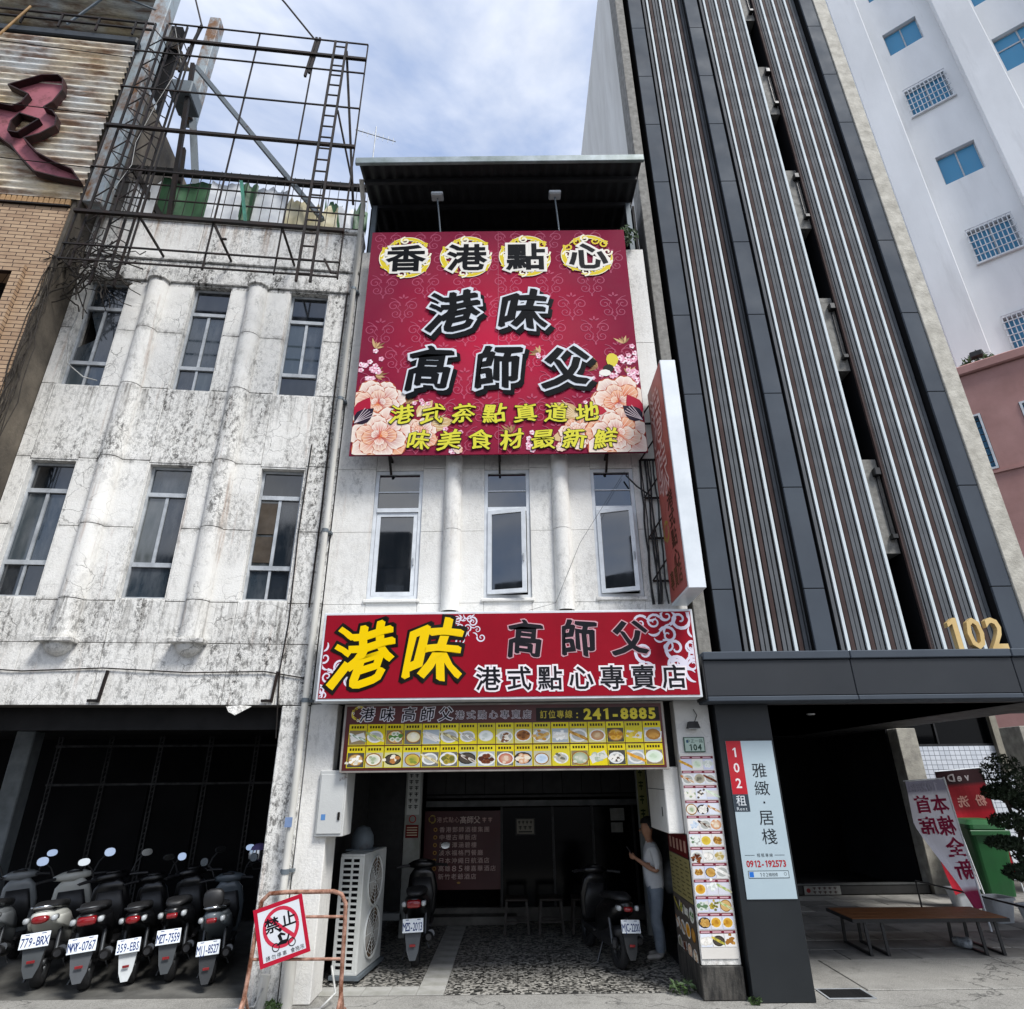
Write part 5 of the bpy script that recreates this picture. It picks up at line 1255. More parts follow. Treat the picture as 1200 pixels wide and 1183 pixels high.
RS = thing('roof_shrub', 'tuft of green shrub on the pink parapet beside the stone edge', 'plant', (16.1, 17.8, 14.45))
part('foliage', leaves(260, 0, 0, .45, .55, .5, .5, .12, 44), m_leaf, RS, recalc=False); part('stem', MB().tube([(0, 0, -.01), (.05, 0, .5)], .03, 5), m_dark, RS)

# house across the street, seen only as a reflection in the shop windows
OB = thing('opposite_building', 'dark apartment house reflected in the left shop window', 'building', (0, -22, 0))
part('wall', B(-16, -6.2, -8, 0, 0, 14.4), pm('opposite_wall', '4a4b4d', '3a3b3d', 1, .8), OB)
part('roof_sign', B(-9.8, -6.6, -.5, -.1, 14.42, 17.0, bev=.1), pm('opposite_sign', '1b1d20', '141618', 1, .5), OB)
for k in range(4):
    for q in range(5): part('window', B(-15.4 + q * 1.85, -14.3 + q * 1.85, .002, .04, 3 + k * 2.9, 4.6 + k * 2.9), m_wg, OB)
# ================================================================ scooters
m_tyre = pm('tyre_rubber', (.02, .02, .021), (.012, .012, .013), 8, .8, bump=.2)
m_plas = pm('black_plastic', (.022, .022, .024), (.016, .016, .017), 5, .45)
m_seat = pm('seat_vinyl', (.018, .018, .019), (.012, .012, .013), 8, .5, bump=.1)
m_rim_ = pm('wheel_alloy', '5c5e60', '47494b', 5, .4, .7)
m_chrome = pm('chrome', 'c9ccce', 'b4b7b9', 4, .15, .95)
m_lens = pm('red_lens', '8c1218', '6e0d12', 9, .2, coat=.5)
m_clear = pm('clear_lens', 'b8bcbe', '9a9ea0', 9, .2, coat=.5)
m_mirror = pm('mirror_glass', 'd9dcdc', 'cfd2d2', 3, .10, 1.0)
PAINT = {}
def paint(c): 
    if c not in PAINT: PAINT[c] = pm('scooter_paint_' + c, c, None, 2, .35, .0, coat=.2)
    return PAINT[c]
def scooter(label, loc, rz, lean, colr, plate, group, panel=None, guard='5a5e60', tail='oval', rail=True, pz=.66, box=False, steer=0, mir=(1, 1), front=True, s=1.0, sx=1.0, mr=(.062, .042), mt=-14):
    S = thing('scooter', label, 'scooter', loc, rz, group); S.rotation_euler = (0, R(lean), R(rz)); S.scale = (s * sx, s, s)
    pb = paint(colr); pp_ = paint(panel) if panel else pb
    Rx = Matrix.Rotation(R(90), 4, 'Y')
    def wheel(y, st=0):
        M = Matrix.Translation((0, y, .235)) @ Matrix.Rotation(R(st), 4, 'Z') @ Rx
        o = part('wheel', MB().lathe([(.145, -.04), (.19, -.052), (.222, -.045), (.235, -.02), (.235, .02), (.222, .045), (.19, .052), (.145, .04), (.145, -.04)], 22, M), m_tyre, S)
        r_ = MB().lathe([(.146, -.035), (.12, -.03), (.12, .03), (.146, .035)], 18, M).lathe([(.0, -.04), (.04, -.04), (.04, .04), (0, .04)], 10, M)
        for k in range(5):
            a = k * 1.2566; r_.bar(M @ Vector((.03 * math.cos(a), .03 * math.sin(a), 0)), M @ Vector((.13 * math.cos(a), .13 * math.sin(a), 0)), .03)
        part('rim', r_, m_rim_, o)
    wheel(0); wheel(1.24, steer)
    # tail body, seat, underbody
    part('tail_body', MB().loft([(-.34, 0, .74, .035, .03), (-.30, 0, .735, .085, .055), (-.18, 0, .70, .125, .085), (.0, 0, .66, .150, .12), (.22, 0, .58, .155, .19), (.42, 0, .50, .15, .22), (.56, 0, .45, .135, .2), (.60, 0, .44, .12, .17)], 18, 2.8), pb, S)
    for q in (-1, 1):
        part('side_panel', MB().loft([(-.24, q * .105, .69, .02, .03), (-.05, q * .142, .645, .018, .06), (.2, q * .15, .6, .014, .09), (.45, q * .146, .52, .012, .06)], 12), pp_, S)
    part('seat', MB().loft([(-.24, 0, .80, .05, .02), (-.20, 0, .81, .10, .035), (-.02, 0, .815, .13, .05), (.18, 0, .79, .135, .05), (.28, 0, .765, .125, .045), (.45, 0, .765, .10, .045), (.58, 0, .75, .06, .03)], 18, 3), m_seat, S)
    part('underbody', MB().loft([(-.15, 0, .42, .05, .05), (.1, 0, .36, .10, .10), (.5, 0, .28, .13, .08), (1.0, 0, .28, .12, .05)], 14), m_plas, S)
    part('engine', MB().box(-.13, -.05, -.12, .36, .22, .36, bev=.03).box(-.10, .08, .12, .4, .2, .42, bev=.03), m_plas, S)
    part('floorboard', MB().box(-.16, .16, .55, 1.0, .30, .345, bev=.015), m_plas, S)
    part('exhaust', MB().tube([(.165, .42, .26), (.17, .12, .28), (.175, .05, .29), (.18, -.22, .34), (.18, -.26, .345)], [.02, .025, .055, .06, .035], 12), pm('exhaust_steel', '3c3c3d', '2a2a2b', 6, .4, .7), S)
    part('heat_shield', MB().tube([(.20, .0, .33), (.205, -.2, .37)], .045, 10), m_rim_, S)
    for q in (-1, 1): part('shock_absorber', MB().tube([(q * .12, -.06, .28), (q * .12, .06, .58)], .022, 8), m_rim_, S)
    part('kickstand', MB().tube([(-.1, .35, .24), (-.2, .3, .01)], .012, 6).tube([(.08, .42, .24), (.14, .4, .1)], .01, 6), m_rim_, S)
    # rear lamp, indicators, mudguard, plate
    tz = .715
    if tail == 'oval': part('tail_light', MB().loft([(-.365, 0, tz, .05, .025), (-.35, 0, tz, .075, .04), (-.29, 0, tz + .005, .085, .045)], 14, 2.4), m_lens, S)
    elif tail == 'wide': part('tail_light', MB().loft([(-.37, 0, tz, .07, .03), (-.355, 0, tz, .085, .042), (-.28, 0, tz, .09, .05)], 14, 5), m_lens, S)
    else: part('tail_light', MB().loft([(-.36, 0, tz - .015, .05, .02), (-.34, 0, tz - .01, .06, .028), (-.28, 0, tz, .06, .03)], 12, 4), m_lens, S)
    for q in (-1, 1): part('indicator', MB().loft([(-.35, q * .115, tz, .012, .02), (-.335, q * .12, tz, .028, .03), (-.26, q * .125, tz, .03, .03)], 10), m_clear, S)
    part('mudguard', MB().prism([(-.085, pz + .05), (.085, pz + .05), (.095, pz - .10), (.07, pz - .27), (.035, pz - .36), (-.035, pz - .36), (-.07, pz - .27), (-.095, pz - .10)], -.008, .008, Matrix.Translation((0, -.345, 0)) @ Matrix.Translation((0, 0, pz)) @ Matrix.Rotation(R(-14), 4, 'X') @ Matrix.Translation((0, 0, -pz))), pm('mudguard_' + guard, guard, None, 5, .5), S)
    part('reflector', MB().box(-.035, .035, -.012, 0, -.012, .015, bev=.003), m_lens, S, (0, -.385 - .045, pz - .2))
    PL = part('plate', MB().box(-.125, .125, -.004, .0, -.072, .072, bev=.003), pm('plate_white', 'dfe4e8', 'd2d8dc', 6, .4), S, (0, -.40, pz), (R(-18), 0, 0))
    P = Print(); P.d = .0055
    P.text(plate, -.116, .116, -.012, .085, '2a3a6a', w=.034, off=.010); P.rect(-.09, -.05, .055, .062, '2a3a6a').rect(.05, .09, .055, .062, '2a3a6a')
    P.obj('plate_number', m_ink, PL)
    if rail: part('grab_rail', MB().tube([(-.11, -.06, .80), (-.105, -.26, .83), (-.06, -.335, .84), (.06, -.335, .84), (.105, -.26, .83), (.11, -.06, .80)], .014, 8), m_chrome if colr != '0e0e10' else m_rim_, S)
    if box: part('backrest', MB().loft([(-.33, 0, .93, .10, .09), (-.30, 0, .93, .12, .11), (-.25, 0, .93, .11, .10)], 14, 3), m_seat, S)
    # front: leg shield, fender, headset, bars, mirrors
    part('leg_shield', MB().loft([(.30, 0, 1.02, .13, .05), (.45, 0, 1.03, .19, .06), (.70, 0, 1.00, .215, .065), (.88, 0, .96, .18, .07), (.98, 0, .93, .10, .05)], 18, 3.0, axis='z'), pb, S)
    part('inner_shield', MB().loft([(.40, 0, .965, .13, .03), (.62, 0, .94, .165, .035), (.84, 0, .90, .13, .035)], 14, 3.5, axis='z'), m_plas, S)
    part('fender', MB().loft([(1.0, 0, .46, .05, .03), (1.1, 0, .505, .07, .035), (1.25, 0, .515, .075, .035), (1.4, 0, .47, .06, .03), (1.48, 0, .42, .03, .02)], 12), pb, S)
    for q in (-1, 1): part('fork', MB().tube([(q * .075, 1.24, .235), (q * .07, 1.12, .62)], .022, 8), m_rim_, S)
    H = thing('headset', None, None); H.parent = S; H.location = (0, .93, 0); H.rotation_euler = (0, 0, R(steer))
    part('cover', MB().loft([(-.20, -.03, 1.00, .04, .025), (-.12, -.02, 1.01, .08, .05), (.0, 0, 1.015, .10, .07), (.12, -.02, 1.01, .08, .05), (.20, -.03, 1.00, .04, .025)], 16, 2.4, M=Matrix.Rotation(R(-90), 4, 'Z')), pp_, H)
    part('instrument', MB().loft([(1.055, 0, -.05, .085, .045), (1.075, 0, -.05, .075, .035)], 14, 2.2, axis='z'), m_plas, H)
    part('headlight', MB().loft([(.06, 0, 1.0, .085, .06), (.10, 0, .99, .07, .045), (.12, 0, .985, .04, .02)], 14, 2.4), m_clear, H)
    part('steering_column', MB().tube([(0, .02, 1.0), (0, .10, .6)], .035, 8), m_plas, H)
    for q in (-1, 1):
        part('grip', MB().tube([(q * .18, -.03, 1.0), (q * .26, -.06, 1.0), (q * .36, -.10, .99)], .018, 8), m_plas, H)
        part('brake_lever', MB().tube([(q * .20, .02, 1.0), (q * .28, .02, 1.0), (q * .36, -.03, .985)], .008, 6), m_rim_, H)
        if mir[0 if q < 0 else 1]:
            mo = part('mirror', MB().tube([(q * .20, -.02, 1.03), (q * .24, -.03, 1.14), (q * .31, -.05, 1.22)], .009, 6).loft([(-.055, q * .335, 1.235, mr[0] + .006, mr[1] + .005), (-.03, q * .335, 1.235, mr[0], mr[1]), (-.005, q * .335, 1.235, .02, .015)], 14, 2.3), m_plas, H)
            part('mirror_glass', MB().loft([(-.001, 0, 0, mr[0], mr[1]), (0, 0, 0, mr[0], mr[1])], 14, 2.3, False, M=Matrix.Translation((q * .335, -.072, 1.235)) @ Matrix.Rotation(R(mt), 4, 'X')), m_mirror, mo)
    return S
GP = 'scooters parked in the side arcade'; GS = 'scooters parked under the shop arcade'
scooter('white scooter with an oval red tail light, plate 779-BRX', (-5.49, 8.72, 0), 20, -5, 'cfd0c8', '779-BRX', GP, guard='3c4042', tail='oval', rail=True, pz=.53, sx=1.12, steer=16, mr=(.058, .052))
scooter('black scooter with wide red tail light, plate NWY-0767, next to the white one', (-4.90, 8.62, 0), 21, -5, '0e0e10', 'NWY-0767', GP, guard='4a4d50', tail='wide', rail=True, pz=.50, sx=1.1, steer=24, mt=-9)
scooter('black scooter with a silver grab rail and white plate holder, plate 359-EBS', (-4.50, 8.85, 0), 19, -5, '0e0e10', '359-EBS', GP, guard='c4c8c8', tail='oval', rail=True, pz=.46, s=.95, steer=8, mr=(.055, .05), mir=(0, 1))
scooter('dark scooter with a small tail light and grey mudguard, plate MZT-7559', (-4.08, 8.92, 0), 17, -4, '0e0e10', 'MZT-7559', GP, guard='3c4042', tail='small', rail=False, pz=.51, steer=27, mr=(.07, .036), mir=(1, 1))
scooter('grey metallic scooter with chrome rail nearest the pillar, plate MJJ-8527', (-3.55, 8.80, 0), 15, -4, '5c646a', 'MJJ-8527', GP, guard='2a2c2e', tail='small', rail=True, pz=.44, s=.95, box=True, steer=-10, mr=(.05, .05), mt=-6)
scooter('pale grey scooter half cut off at the left edge of the picture', (-6.25, 8.85, 0), 22, -5, '8a8e90', '', GP, guard='3c4042', tail='oval')
scooter('black scooter in the dark behind the grey one, purple helmet on its bar', (-3.35, 10.1, 0), 20, -4, '0e0e10', '', GP, guard='2a2c2e', tail='small', rail=False)
scooter('black scooter with clear red tail light beside the air conditioner, plate MZS-2013', (-1.27, 9.42, 0), 3, -2, '0e0e10', 'MZS-2013', GS, guard='44484c', tail='wide', rail=False, pz=.50, mir=(0, 1))
scooter('black scooter parked in front of the standing person, plate MJC-2200', (1.25, 9.2, 0), 13, 3, '0e0e10', 'MJC-2200', GS, guard='1c1e20', tail='small', rail=False, pz=.53, mir=(0, 0), s=.94)
HM = thing('helmet', 'purple and silver open-face helmet hanging on a scooter handlebar', 'helmet', (-3.62, 10.0, 1.20), 20)
part('shell', MB().lathe([(.0, .13), (.06, .12), (.10, .085), (.125, .03), (.125, -.03), (.11, -.07)], 16), pm('purple_shell', '8a7ab0', '74669a', 3, .25, coat=.5), HM)
part('visor', MB().lathe([(.130, .05), (.140, .0), (.138, -.06)], 10, arc=(200, 340)), m_chrome, HM)
part('strap', MB().tube([(-.11, 0, -.06), (-.05, 0, -.19), (.05, 0, -.19), (.11, 0, -.06)], .01, 6), m_plas, HM)

# ================================================================ air conditioners
m_acw = pm('aged_white_steel', 'd3d5d2', 'bdbfba', 2.5, .45, dirt=.15)
def aircon(name_label, loc, rz, W=.30, D=.86, H=1.17):
    A = thing('air_conditioner', name_label, 'air conditioner', loc, rz)
    z0 = .1
    bd = MB().box(0, .02, 0, D, z0, z0 + H).box(W - .02, W, .012, D, z0, z0 + H).box(.02, W - .02, D - .02, D, z0, z0 + H).box(0, W, 0, D, z0 + H, z0 + H + .03, bev=.006).box(0, W, 0, D, z0 - .03, z0, bev=.004)
    part('casing', bd, m_acw, A)
    part('coil', B(.022, W - .022, .06, .1, z0, z0 + H), m_black, A)
    part('grille_stile', MB().box(.02, .035, .0, .02, z0, z0 + H).box(W - .06, W - .02, .0, .02, z0, z0 + H).box(W * .46, W * .46 + .022, -.001, .02, z0, z0 + H), m_acw, A)
    gb_ = fix(B(.035, W - .06, .002, .018, -.012, .012).mesh('grille_bar')); gb_.materials.append(m_acw)
    for k in range(20): part('grille_bar', gb_, None, A, (0, 0, z0 + .012 + k * (H - .024) / 19))
    for zc in (z0 + H * .27, z0 + H * .74):
        Mx = Matrix.Translation((W, D * .52, zc)) @ Matrix.Rotation(R(90), 4, 'Y')
        f = part('fan_guard', MB().lathe([(.275, .0), (.285, .02), (.265, .022), (.255, .0)], 26, Mx), m_acw, A)
        part('fan_well', MB().lathe([(.0, .004), (.255, .004)], 26, Mx), pm('rusty_well', '6a5138', '3d2f22', 6, .7), f)
        g = MB()
        for r_ in (.06, .10, .14, .18, .22): g.tube([Mx @ Vector((r_ * math.cos(t * .2618), r_ * math.sin(t * .2618), .018)) for t in range(25)], .004, 4, False)
        for k in range(8): g.bar(Mx @ Vector((0, 0, .015)), Mx @ Vector((.26 * math.cos(k * .785), .26 * math.sin(k * .785), .015)), .006)
        part('guard_wire', g, m_acw, f)
    part('stand', MB().box(-.02, W + .04, -.03, .02, .03, .068).box(-.02, W + .04, D - .02, D + .03, .03, .068).box(-.02, .03, .02, D - .02, .03, .068).box(W, W + .04, .02, D - .02, .03, .068), m_gsteel, A)
    part('foot_block', MB().box(.02, W - .02, .02, .2, -.005, .03).box(.02, W - .02, D - .2, D - .02, -.005, .03), m_concd, A)
    return A
aircon('tall white two-fan air conditioner unit standing beside the left pillar', (-2.15, 8.76, 0), -7)
A2 = thing('exhaust_duct', 'grey exhaust hood lying on top of the air conditioner unit', 'duct', (-2.02, 9.30, 1.30))
part('hood', MB().lathe([(.13, .0), (.15, .06), (.14, .16), (.09, .25), (.0, .28)], 16), m_gsteel, A2); part('flange', MB().box(-.17, .17, -.17, .17, -.002, .012), m_gsteel, A2)

# ================================================================ barrier and no-parking sign
BR = thing('barrier', 'rusty orange tube barrier standing before the left pillar', 'barrier', (-2.2, 7.55, 0), 2)
m_rt = rusty('rust_tube', 'c49a86', '7a4426', (.38, .62), 9, .2, rough=.8)
part('hoop', MB().tube([(-.50, 0, 0), (-.475, 0, .3), (-.445, 0, .86), (-.43, 0, 1.0), (-.36, 0, 1.065), (-.2, 0, 1.075), (.3, 0, 1.075), (.38, 0, 1.05), (.43, 0, .97), (.44, 0, .8), (.45, 0, .3), (.47, 0, 0)], .021, 10), m_rt, BR)
for z in (.86, .50): part('cross_bar', MB().tube([(-.45, 0, z), (.44, 0, z - .01)], .014, 8), m_rt, BR)
for x_ in (-.48, .46): part('foot', MB().tube([(x_, -.28, .012), (x_, -.18, .05), (x_, 0, .22), (x_, .15, .05), (x_, .26, .012)], .016, 8), m_rt, BR)
NP = thing('no_parking_sign', 'square red-bordered no-parking notice tied crooked on the rusty barrier', 'sign', (-2.385, 7.512, .745), 2)
NP.rotation_euler = (R(-2), R(-17), R(2))
part('board', MB().box(-.25, .25, 0, .006, -.26, .26, bev=.002), pm('notice_board', 'dadde0', 'cfd2d6', 2, .45), NP)
P = Print(); P.d = .001
for a in ((-.25, .25, .222, .26), (-.25, .25, -.26, -.222), (-.25, -.212, -.222, .222), (.212, .25, -.222, .222)): P.rect(*a, 'b01c34')
ring = [(.165 * math.cos(k * .2094), .035 + .165 * math.sin(k * .2094)) for k in range(31)]
P.ribbon(ring, .034, 'c03046'); P.ribbon([(-.115, .15), (.115, -.08)], .036, 'c03046').layer()
P.ch('禁', -.085, .075, .13, '16161a', w=.14, off=.015); P.ch('止', .085, .085, .13, '16161a', w=.14, off=.015)
for sx in (-.075, .085): P.ribbon([(sx + .034 * math.cos(k * .419), -.125 + .034 * math.sin(k * .419)) for k in range(16)], .009, '16161a')
P.poly([(-.075, -.115), (-.02, -.08), (.04, -.085), (.06, -.045), (.075, -.05), (.055, -.1), (.03, -.12), (-.03, -.115)], '16161a'); P.poly([(-.03, -.08), (-.045, -.03), (-.01, -.01), (.035, -.035), (.03, -.05), (-.01, -.035), (.0, -.08)], '16161a'); P.ell(-.012, .012, .018, .018, '16161a', n=9)
P.text('請勿停車', -.19, .03, -.195, .042, '1e1e22'); P.text('會拖吊', .06, .20, -.195, .042, '1e1e22')
P.obj('lettering', m_ink, NP)

# ================================================================ interior of the shop arcade
MW = thing('wall_menu', 'dark maroon wall board listing hotel names in gold and white', 'board', (0, 11.9, 0))
part('panel', B(-1.55, -.26, 0, .04, .46, 1.62), pm('maroon_board', '4a1216', '3c0e12', 1, .5), MW)
P = Print(); P.d = .002; roundel(P, -1.42, 1.50, .06, 'a08a3a', 'c0a860')
P.text('港式點心', -1.35, -.95, 1.49, .085, 'c9a8a0'); P.text('髙師父', -.95, -.60, 1.485, .11, 'd8c4bc', off=.01); P.marks(-.58, -.38, 1.48, .075, 'c9a8a0', 2)
for k, t_ in enumerate(('香港鄧師酒樓集團', '中壢古華飯店', '日月潭涵碧樓', '淡水福格門餐廳', '日本沖繩日航酒店', '高雄85樓嘉華酒店', '新竹老爺酒店')):
    z_ = 1.34 - k * .115; P.ell(-1.36, z_, .032, .032, 'b08a4a'); P.ell(-1.36, z_, .018, .018, '5a2a1c')
    P.text(t_, -1.30, -1.30 + .108 * len(t_), z_, .082, 'cdb4ae', w=.09, off=.004)
P.ell(-.95, .56, .03, .015, 'b08a4a')
P.obj('lettering', m_ink, MW)
OP = thing('window_notice', 'small framed notice hanging in the dark shop window', 'notice', (0, 11.96, 0))
part('card', B(.0, .33, 0, .012, 1.24, 1.50), pm('notice_frame', '3a3936', '2c2b28', 4, .6), OP)
P = Print(); P.d = .001; P.rect(.02, .31, 1.26, 1.48, '8f8b80').layer(); P.marks(.03, .30, 1.43, .06, '2a2826', 4); P.marks(.04, .29, 1.35, .06, '2a2826', 3); P.rect(.05, .28, 1.28, 1.30, '3a3836'); P.obj('lettering', m_ink, OP)
OP2 = thing('wall_stickers', 'two small pale notices beside the person inside the arcade', 'notice', (0, 11.9, 0))
part('card', MB().box(1.62, 1.86, 0, .01, 1.45, 1.64).box(1.62, 1.82, 0, .01, 1.27, 1.42), pm('pale_card', '8a8a84', '74746e', 8, .6), OP2)
m_wood = pm('dark_wood', '2a211b', '1c1612', 6, .6)
def stool(lb, x, y, w_=.36, h=.46):
    S_ = thing('stool', lb, 'stool', (x, y, 0), 0, 'dark stools by the shop window')
    part('seat', MB().box(-w_ / 2, w_ / 2, -w_ / 2, w_ / 2, h - .04, h, bev=.012), m_wood, S_)
    for a in (-1, 1):
        for b in (-1, 1): part('leg', MB().bar((a * (w_ / 2 - .03), b * (w_ / 2 - .03), h - .04), (a * (w_ / 2), b * (w_ / 2), 0), .035), m_wood, S_)
    for a in (-1, 1): part('stretcher', MB().bar((-w_ / 2 + .01, a * (w_ / 2 - .01), .16), (w_ / 2 - .01, a * (w_ / 2 - .01), .16), .025), m_wood, S_)
for k, x_ in enumerate((.0, .52, 1.02)): stool(('left', 'middle', 'right')[k] + ' of three dark wooden stools before the shop window', x_, 11.2)

# ================================================================ bench
BE = thing('bench', 'low wooden bench with black steel loop legs on the forecourt', 'bench', (5.38, 9.98, 0), -1)
m_slatw = pm('bench_timber', '8a5a34', '74482a', 5, .5, stretch=(.4, 6, 1), dirt=.1)
m_bst = pm('bench_steel', (.016, .016, .017), (.012, .012, .013), 5, .5, .3)
for k in range(4): part('slat', MB().box(-1.0, 1.0, -.36 + k * .185, -.36 + k * .185 + .178, .385, .41, bev=.004), m_slatw, BE)
part('edge_frame', MB().box(-1.01, 1.01, -.385, -.362, .365, .405).box(-1.01, 1.01, .382, .405, .365, .405).box(-1.012, -1.002, -.36, .38, .365, .405).box(1.002, 1.012, -.36, .38, .365, .405).box(-.9, .9, -.1, -.06, .345, .383), m_bst, BE)
for x_ in (-.84, -.62, .62, .84):
    part('leg', MB().bar((x_, -.33, .36), (x_, -.36, .01), .036, .024).bar((x_, .33, .37), (x_, .36, .01), .036, .024).bar((x_, -.375, .013), (x_, .375, .013), .036, .024), m_bst, BE)
LT = part('plastic_bag', leaves(0, 0, 0, 0, 1, 1, 1, 1).loft([(-.14, 0, .05, .03, .03), (-.06, .01, .07, .09, .065), (.05, -.01, .065, .1, .06), (.14, .02, .045, .05, .04)], 12), pm('crumpled_bag', '9aa0a3', '50565a', 16, .3, bump=.8, bsc=14), None, (5.95, 10.0, .0)); tag(LT, 'crumpled clear bag on the ground under the bench', 'bag')

# ================================================================ banners, bin, planters, tree
def flag(label, base, rz, H, W, tilt, cols, texts, mirror, name='banner_flag', seed=0, taper=None):
    F_ = thing(name, label, 'flag', base, rz); F_.rotation_euler = (0, R(tilt), R(rz))
    part('pole', MB().tube([(0, 0, 0), (0, 0, H)], .014, 8), m_wframe, F_); part('top_arm', MB().tube([(0, 0, H - .02), (-W, 0, H - .02)], .010, 6), m_wframe, F_)
    vs = []; n, m = 10, 24; cs = []
    w_at = lambda t: W * (1 - .75 * max(0, t - .35) / .65) if taper else W
    def pos(a, t): 
        z = H - .03 - t * (H - .32); return (-a * w_at(t), .05 * math.sin(a * 5 + t * 7 + seed) * a, z)
    P = Print()
    for j in range(m + 1):
        for i in range(n + 1): P.v.append(pos(i / n, j / m)); P.c.append(hx(cols(i / n, j / m)))
    for j in range(m):
        for i in range(n): P.f.append((j * (n + 1) + i, j * (n + 1) + i + 1, (j + 1) * (n + 1) + i + 1, (j + 1) * (n + 1) + i))
    P.obj('cloth', m_ink, F_)
    P = Print()
    for (c_, a, t, s_, cc) in texts:
        k0 = len(P.v); P.ch(c_, 0, 0, s_, cc, off=.02, mirror=mirror)
        x0, y0, z0 = pos(a, t)
        for i in range(k0, len(P.v)):
            v = P.v[i]; aa = (-(x0 + v[0])) / max(.05, w_at(t)); tt = (H - .03 - (z0 + v[2])) / (H - .32)
            q = pos(max(0, min(1, aa)), max(0, min(1, tt))); P.v[i] = (x0 + v[0], q[1] - .006, z0 + v[2])
    P.obj('lettering', m_ink, F_); return F_
tx = [(c_, .30, .20 + k * .17, .26, '9c3050') for k, c_ in enumerate('本棟全新')] + [(c_, .72, .19 + k * .17, .24, '9c3050') for k, c_ in enumerate('首席')] + [(c_, .85 - .15 * k, .055, .12, 'a7a4b4') for k, c_ in enumerate('招租201')][::1]
flag('white cloth banner flag with mirrored dark red characters by the bench', (6.95, 10.9, .0), 0, 2.08, .66, -3, lambda a, t: '8e8c9c' if t < .12 else ('8a2a4a' if t > .86 else 'd4d2da'), tx, True, taper=True)
txr = [(c_, .72 - .17 * k, .07, .14, 'a8a0a0') for k, c_ in enumerate('Dev')] + [(c_, .6 - .36 * (k % 2), .30 + .22 * (k // 2), .2, 'b98a80') for k, c_ in enumerate('洗粉')]
flag('dark red advertising flag behind the green bin', (9.75, 14.0, 0), 0, 2.25, .95, -4, lambda a, t: '2a1a1c' if t < .14 else ('6a1a20' if t < .4 else '8c1a24'), txr, True, seed=2)
flag('red and white flag half hidden behind the white cloth banner', (8.1, 12.6, 0), 8, 2.05, .55, -8, lambda a, t: '9a2430' if a > .2 else 'b9b4b4', [], True, seed=4)
WB = thing('wheelie_bin', 'green plastic wheelie bin behind the white cloth banner', 'bin', (8.74, 13.3, 0), -10); WB.scale = (1.15, 1.15, 1.25)
m_bin = pm('green_plastic', '165828', '124a22', 2, .5)
part('body', MB().loft([(.08, 0, 0, .20, .24), (.9, 0, 0, .27, .33), (.94, 0, 0, .28, .34)], 20, 8, axis='z', smooth=False), m_bin, WB)
part('lid', MB().loft([(.945, 0, .02, .295, .37), (1.0, 0, .02, .29, .36), (1.06, 0, .05, .2, .27)], 20, 7, axis='z', smooth=False), m_bin, WB)
part('rim', MB().box(-.29, .29, -.38, -.345, .86, .93, bev=.01), m_bin, WB); part('handle', MB().tube([(-.2, .36, .98), (-.2, .43, 1.0), (.2, .43, 1.0), (.2, .36, .98)], .016, 8), m_bin, WB)
for q in (-1, 1): part('wheel', MB().lathe([(0, -.025), (.1, -.025), (.1, .025), (0, .025)], 16, Matrix.Translation((q * .22, .25, .1)) @ Matrix.Rotation(R(90), 4, 'Y')), m_tyre, WB)
m_pot = pm('white_planter', 'c3c7cb', 'a9adb1', 3, .55, dirt=.15)
for k, (x_, y_, s_, lb) in enumerate(((7.75, 12.75, .85, 'far white flower tub holding the foot of a banner flag'), (7.55, 11.55, 1.0, 'middle white flower tub on the forecourt by the bench end'), (7.62, 10.75, 1.05, 'near white flower tub under the cloud-pruned tree'))):
    T_ = thing('flower_tub', lb, 'planter', (x_, y_, 0), 10 * k, 'white flower tubs'); T_.scale = (s_, s_, s_)
    part('tub', MB().loft([(0, 0, 0, .15, .13), (.30, 0, 0, .21, .18), (.305, 0, 0, .235, .205), (.34, 0, 0, .235, .205), (.34, 0, 0, .205, .175), (.28, 0, 0, .19, .16)], 20, 5, axis='z', smooth=False), m_pot, T_)
    part('soil', MB().loft([(.27, 0, 0, .188, .158), (.285, 0, 0, .188, .158)], 16, 5, axis='z'), pm('potting_soil', (.03, .022, .016), (.02, .015, .01), 12, .95, bump=.8), T_)
RP = thing('guard_rail', 'thin black rail running past the white flower tubs', 'rail', (0, 0, 0))
part('rail', MB().tube([(6.95, 12.6, .42), (7.1, 11.2, .40), (7.2, 10.2, .38)], .014, 6).tube([(6.95, 12.6, .0), (6.95, 12.6, .42)], .014, 6).tube([(7.2, 10.2, .0), (7.2, 10.2, .38)], .014, 6), m_bst, RP)
TR = thing('cloud_pruned_tree', 'dark green cloud-pruned tree in a tub at the right edge', 'tree', (7.62, 10.75, .0))
tk = [(0, 0, .3), (.06, .0, .6), (-.04, .02, .95), (.08, .0, 1.3), (.0, 0, 1.7), (.04, 0, 2.05)]
part('trunk', MB().tube(tk, [.05, .045, .04, .033, .026, .015], 9), pm('bark', '3a2f26', '261e18', 12, .9, bump=.8), TR)
m_pine = pm('pine_green', (.022, .042, .016), (.011, .022, .008), 9, .7)
pads = [(.1, 0, 2.12, .34, .3, .30), (-.12, -.05, 1.86, .24, .22, .12), (.34, 0, 1.72, .34, .28, .14), (-.02, -.1, 1.46, .42, .26, .12), (.44, 0, 1.30, .40, .3, .13), (-.22, -.05, 1.16, .30, .24, .10), (.3, -.05, .98, .46, .3, .13), (-.12, -.1, .78, .30, .24, .12), (.42, 0, .66, .40, .3, .14)]
lv = MB(); br_ = MB()
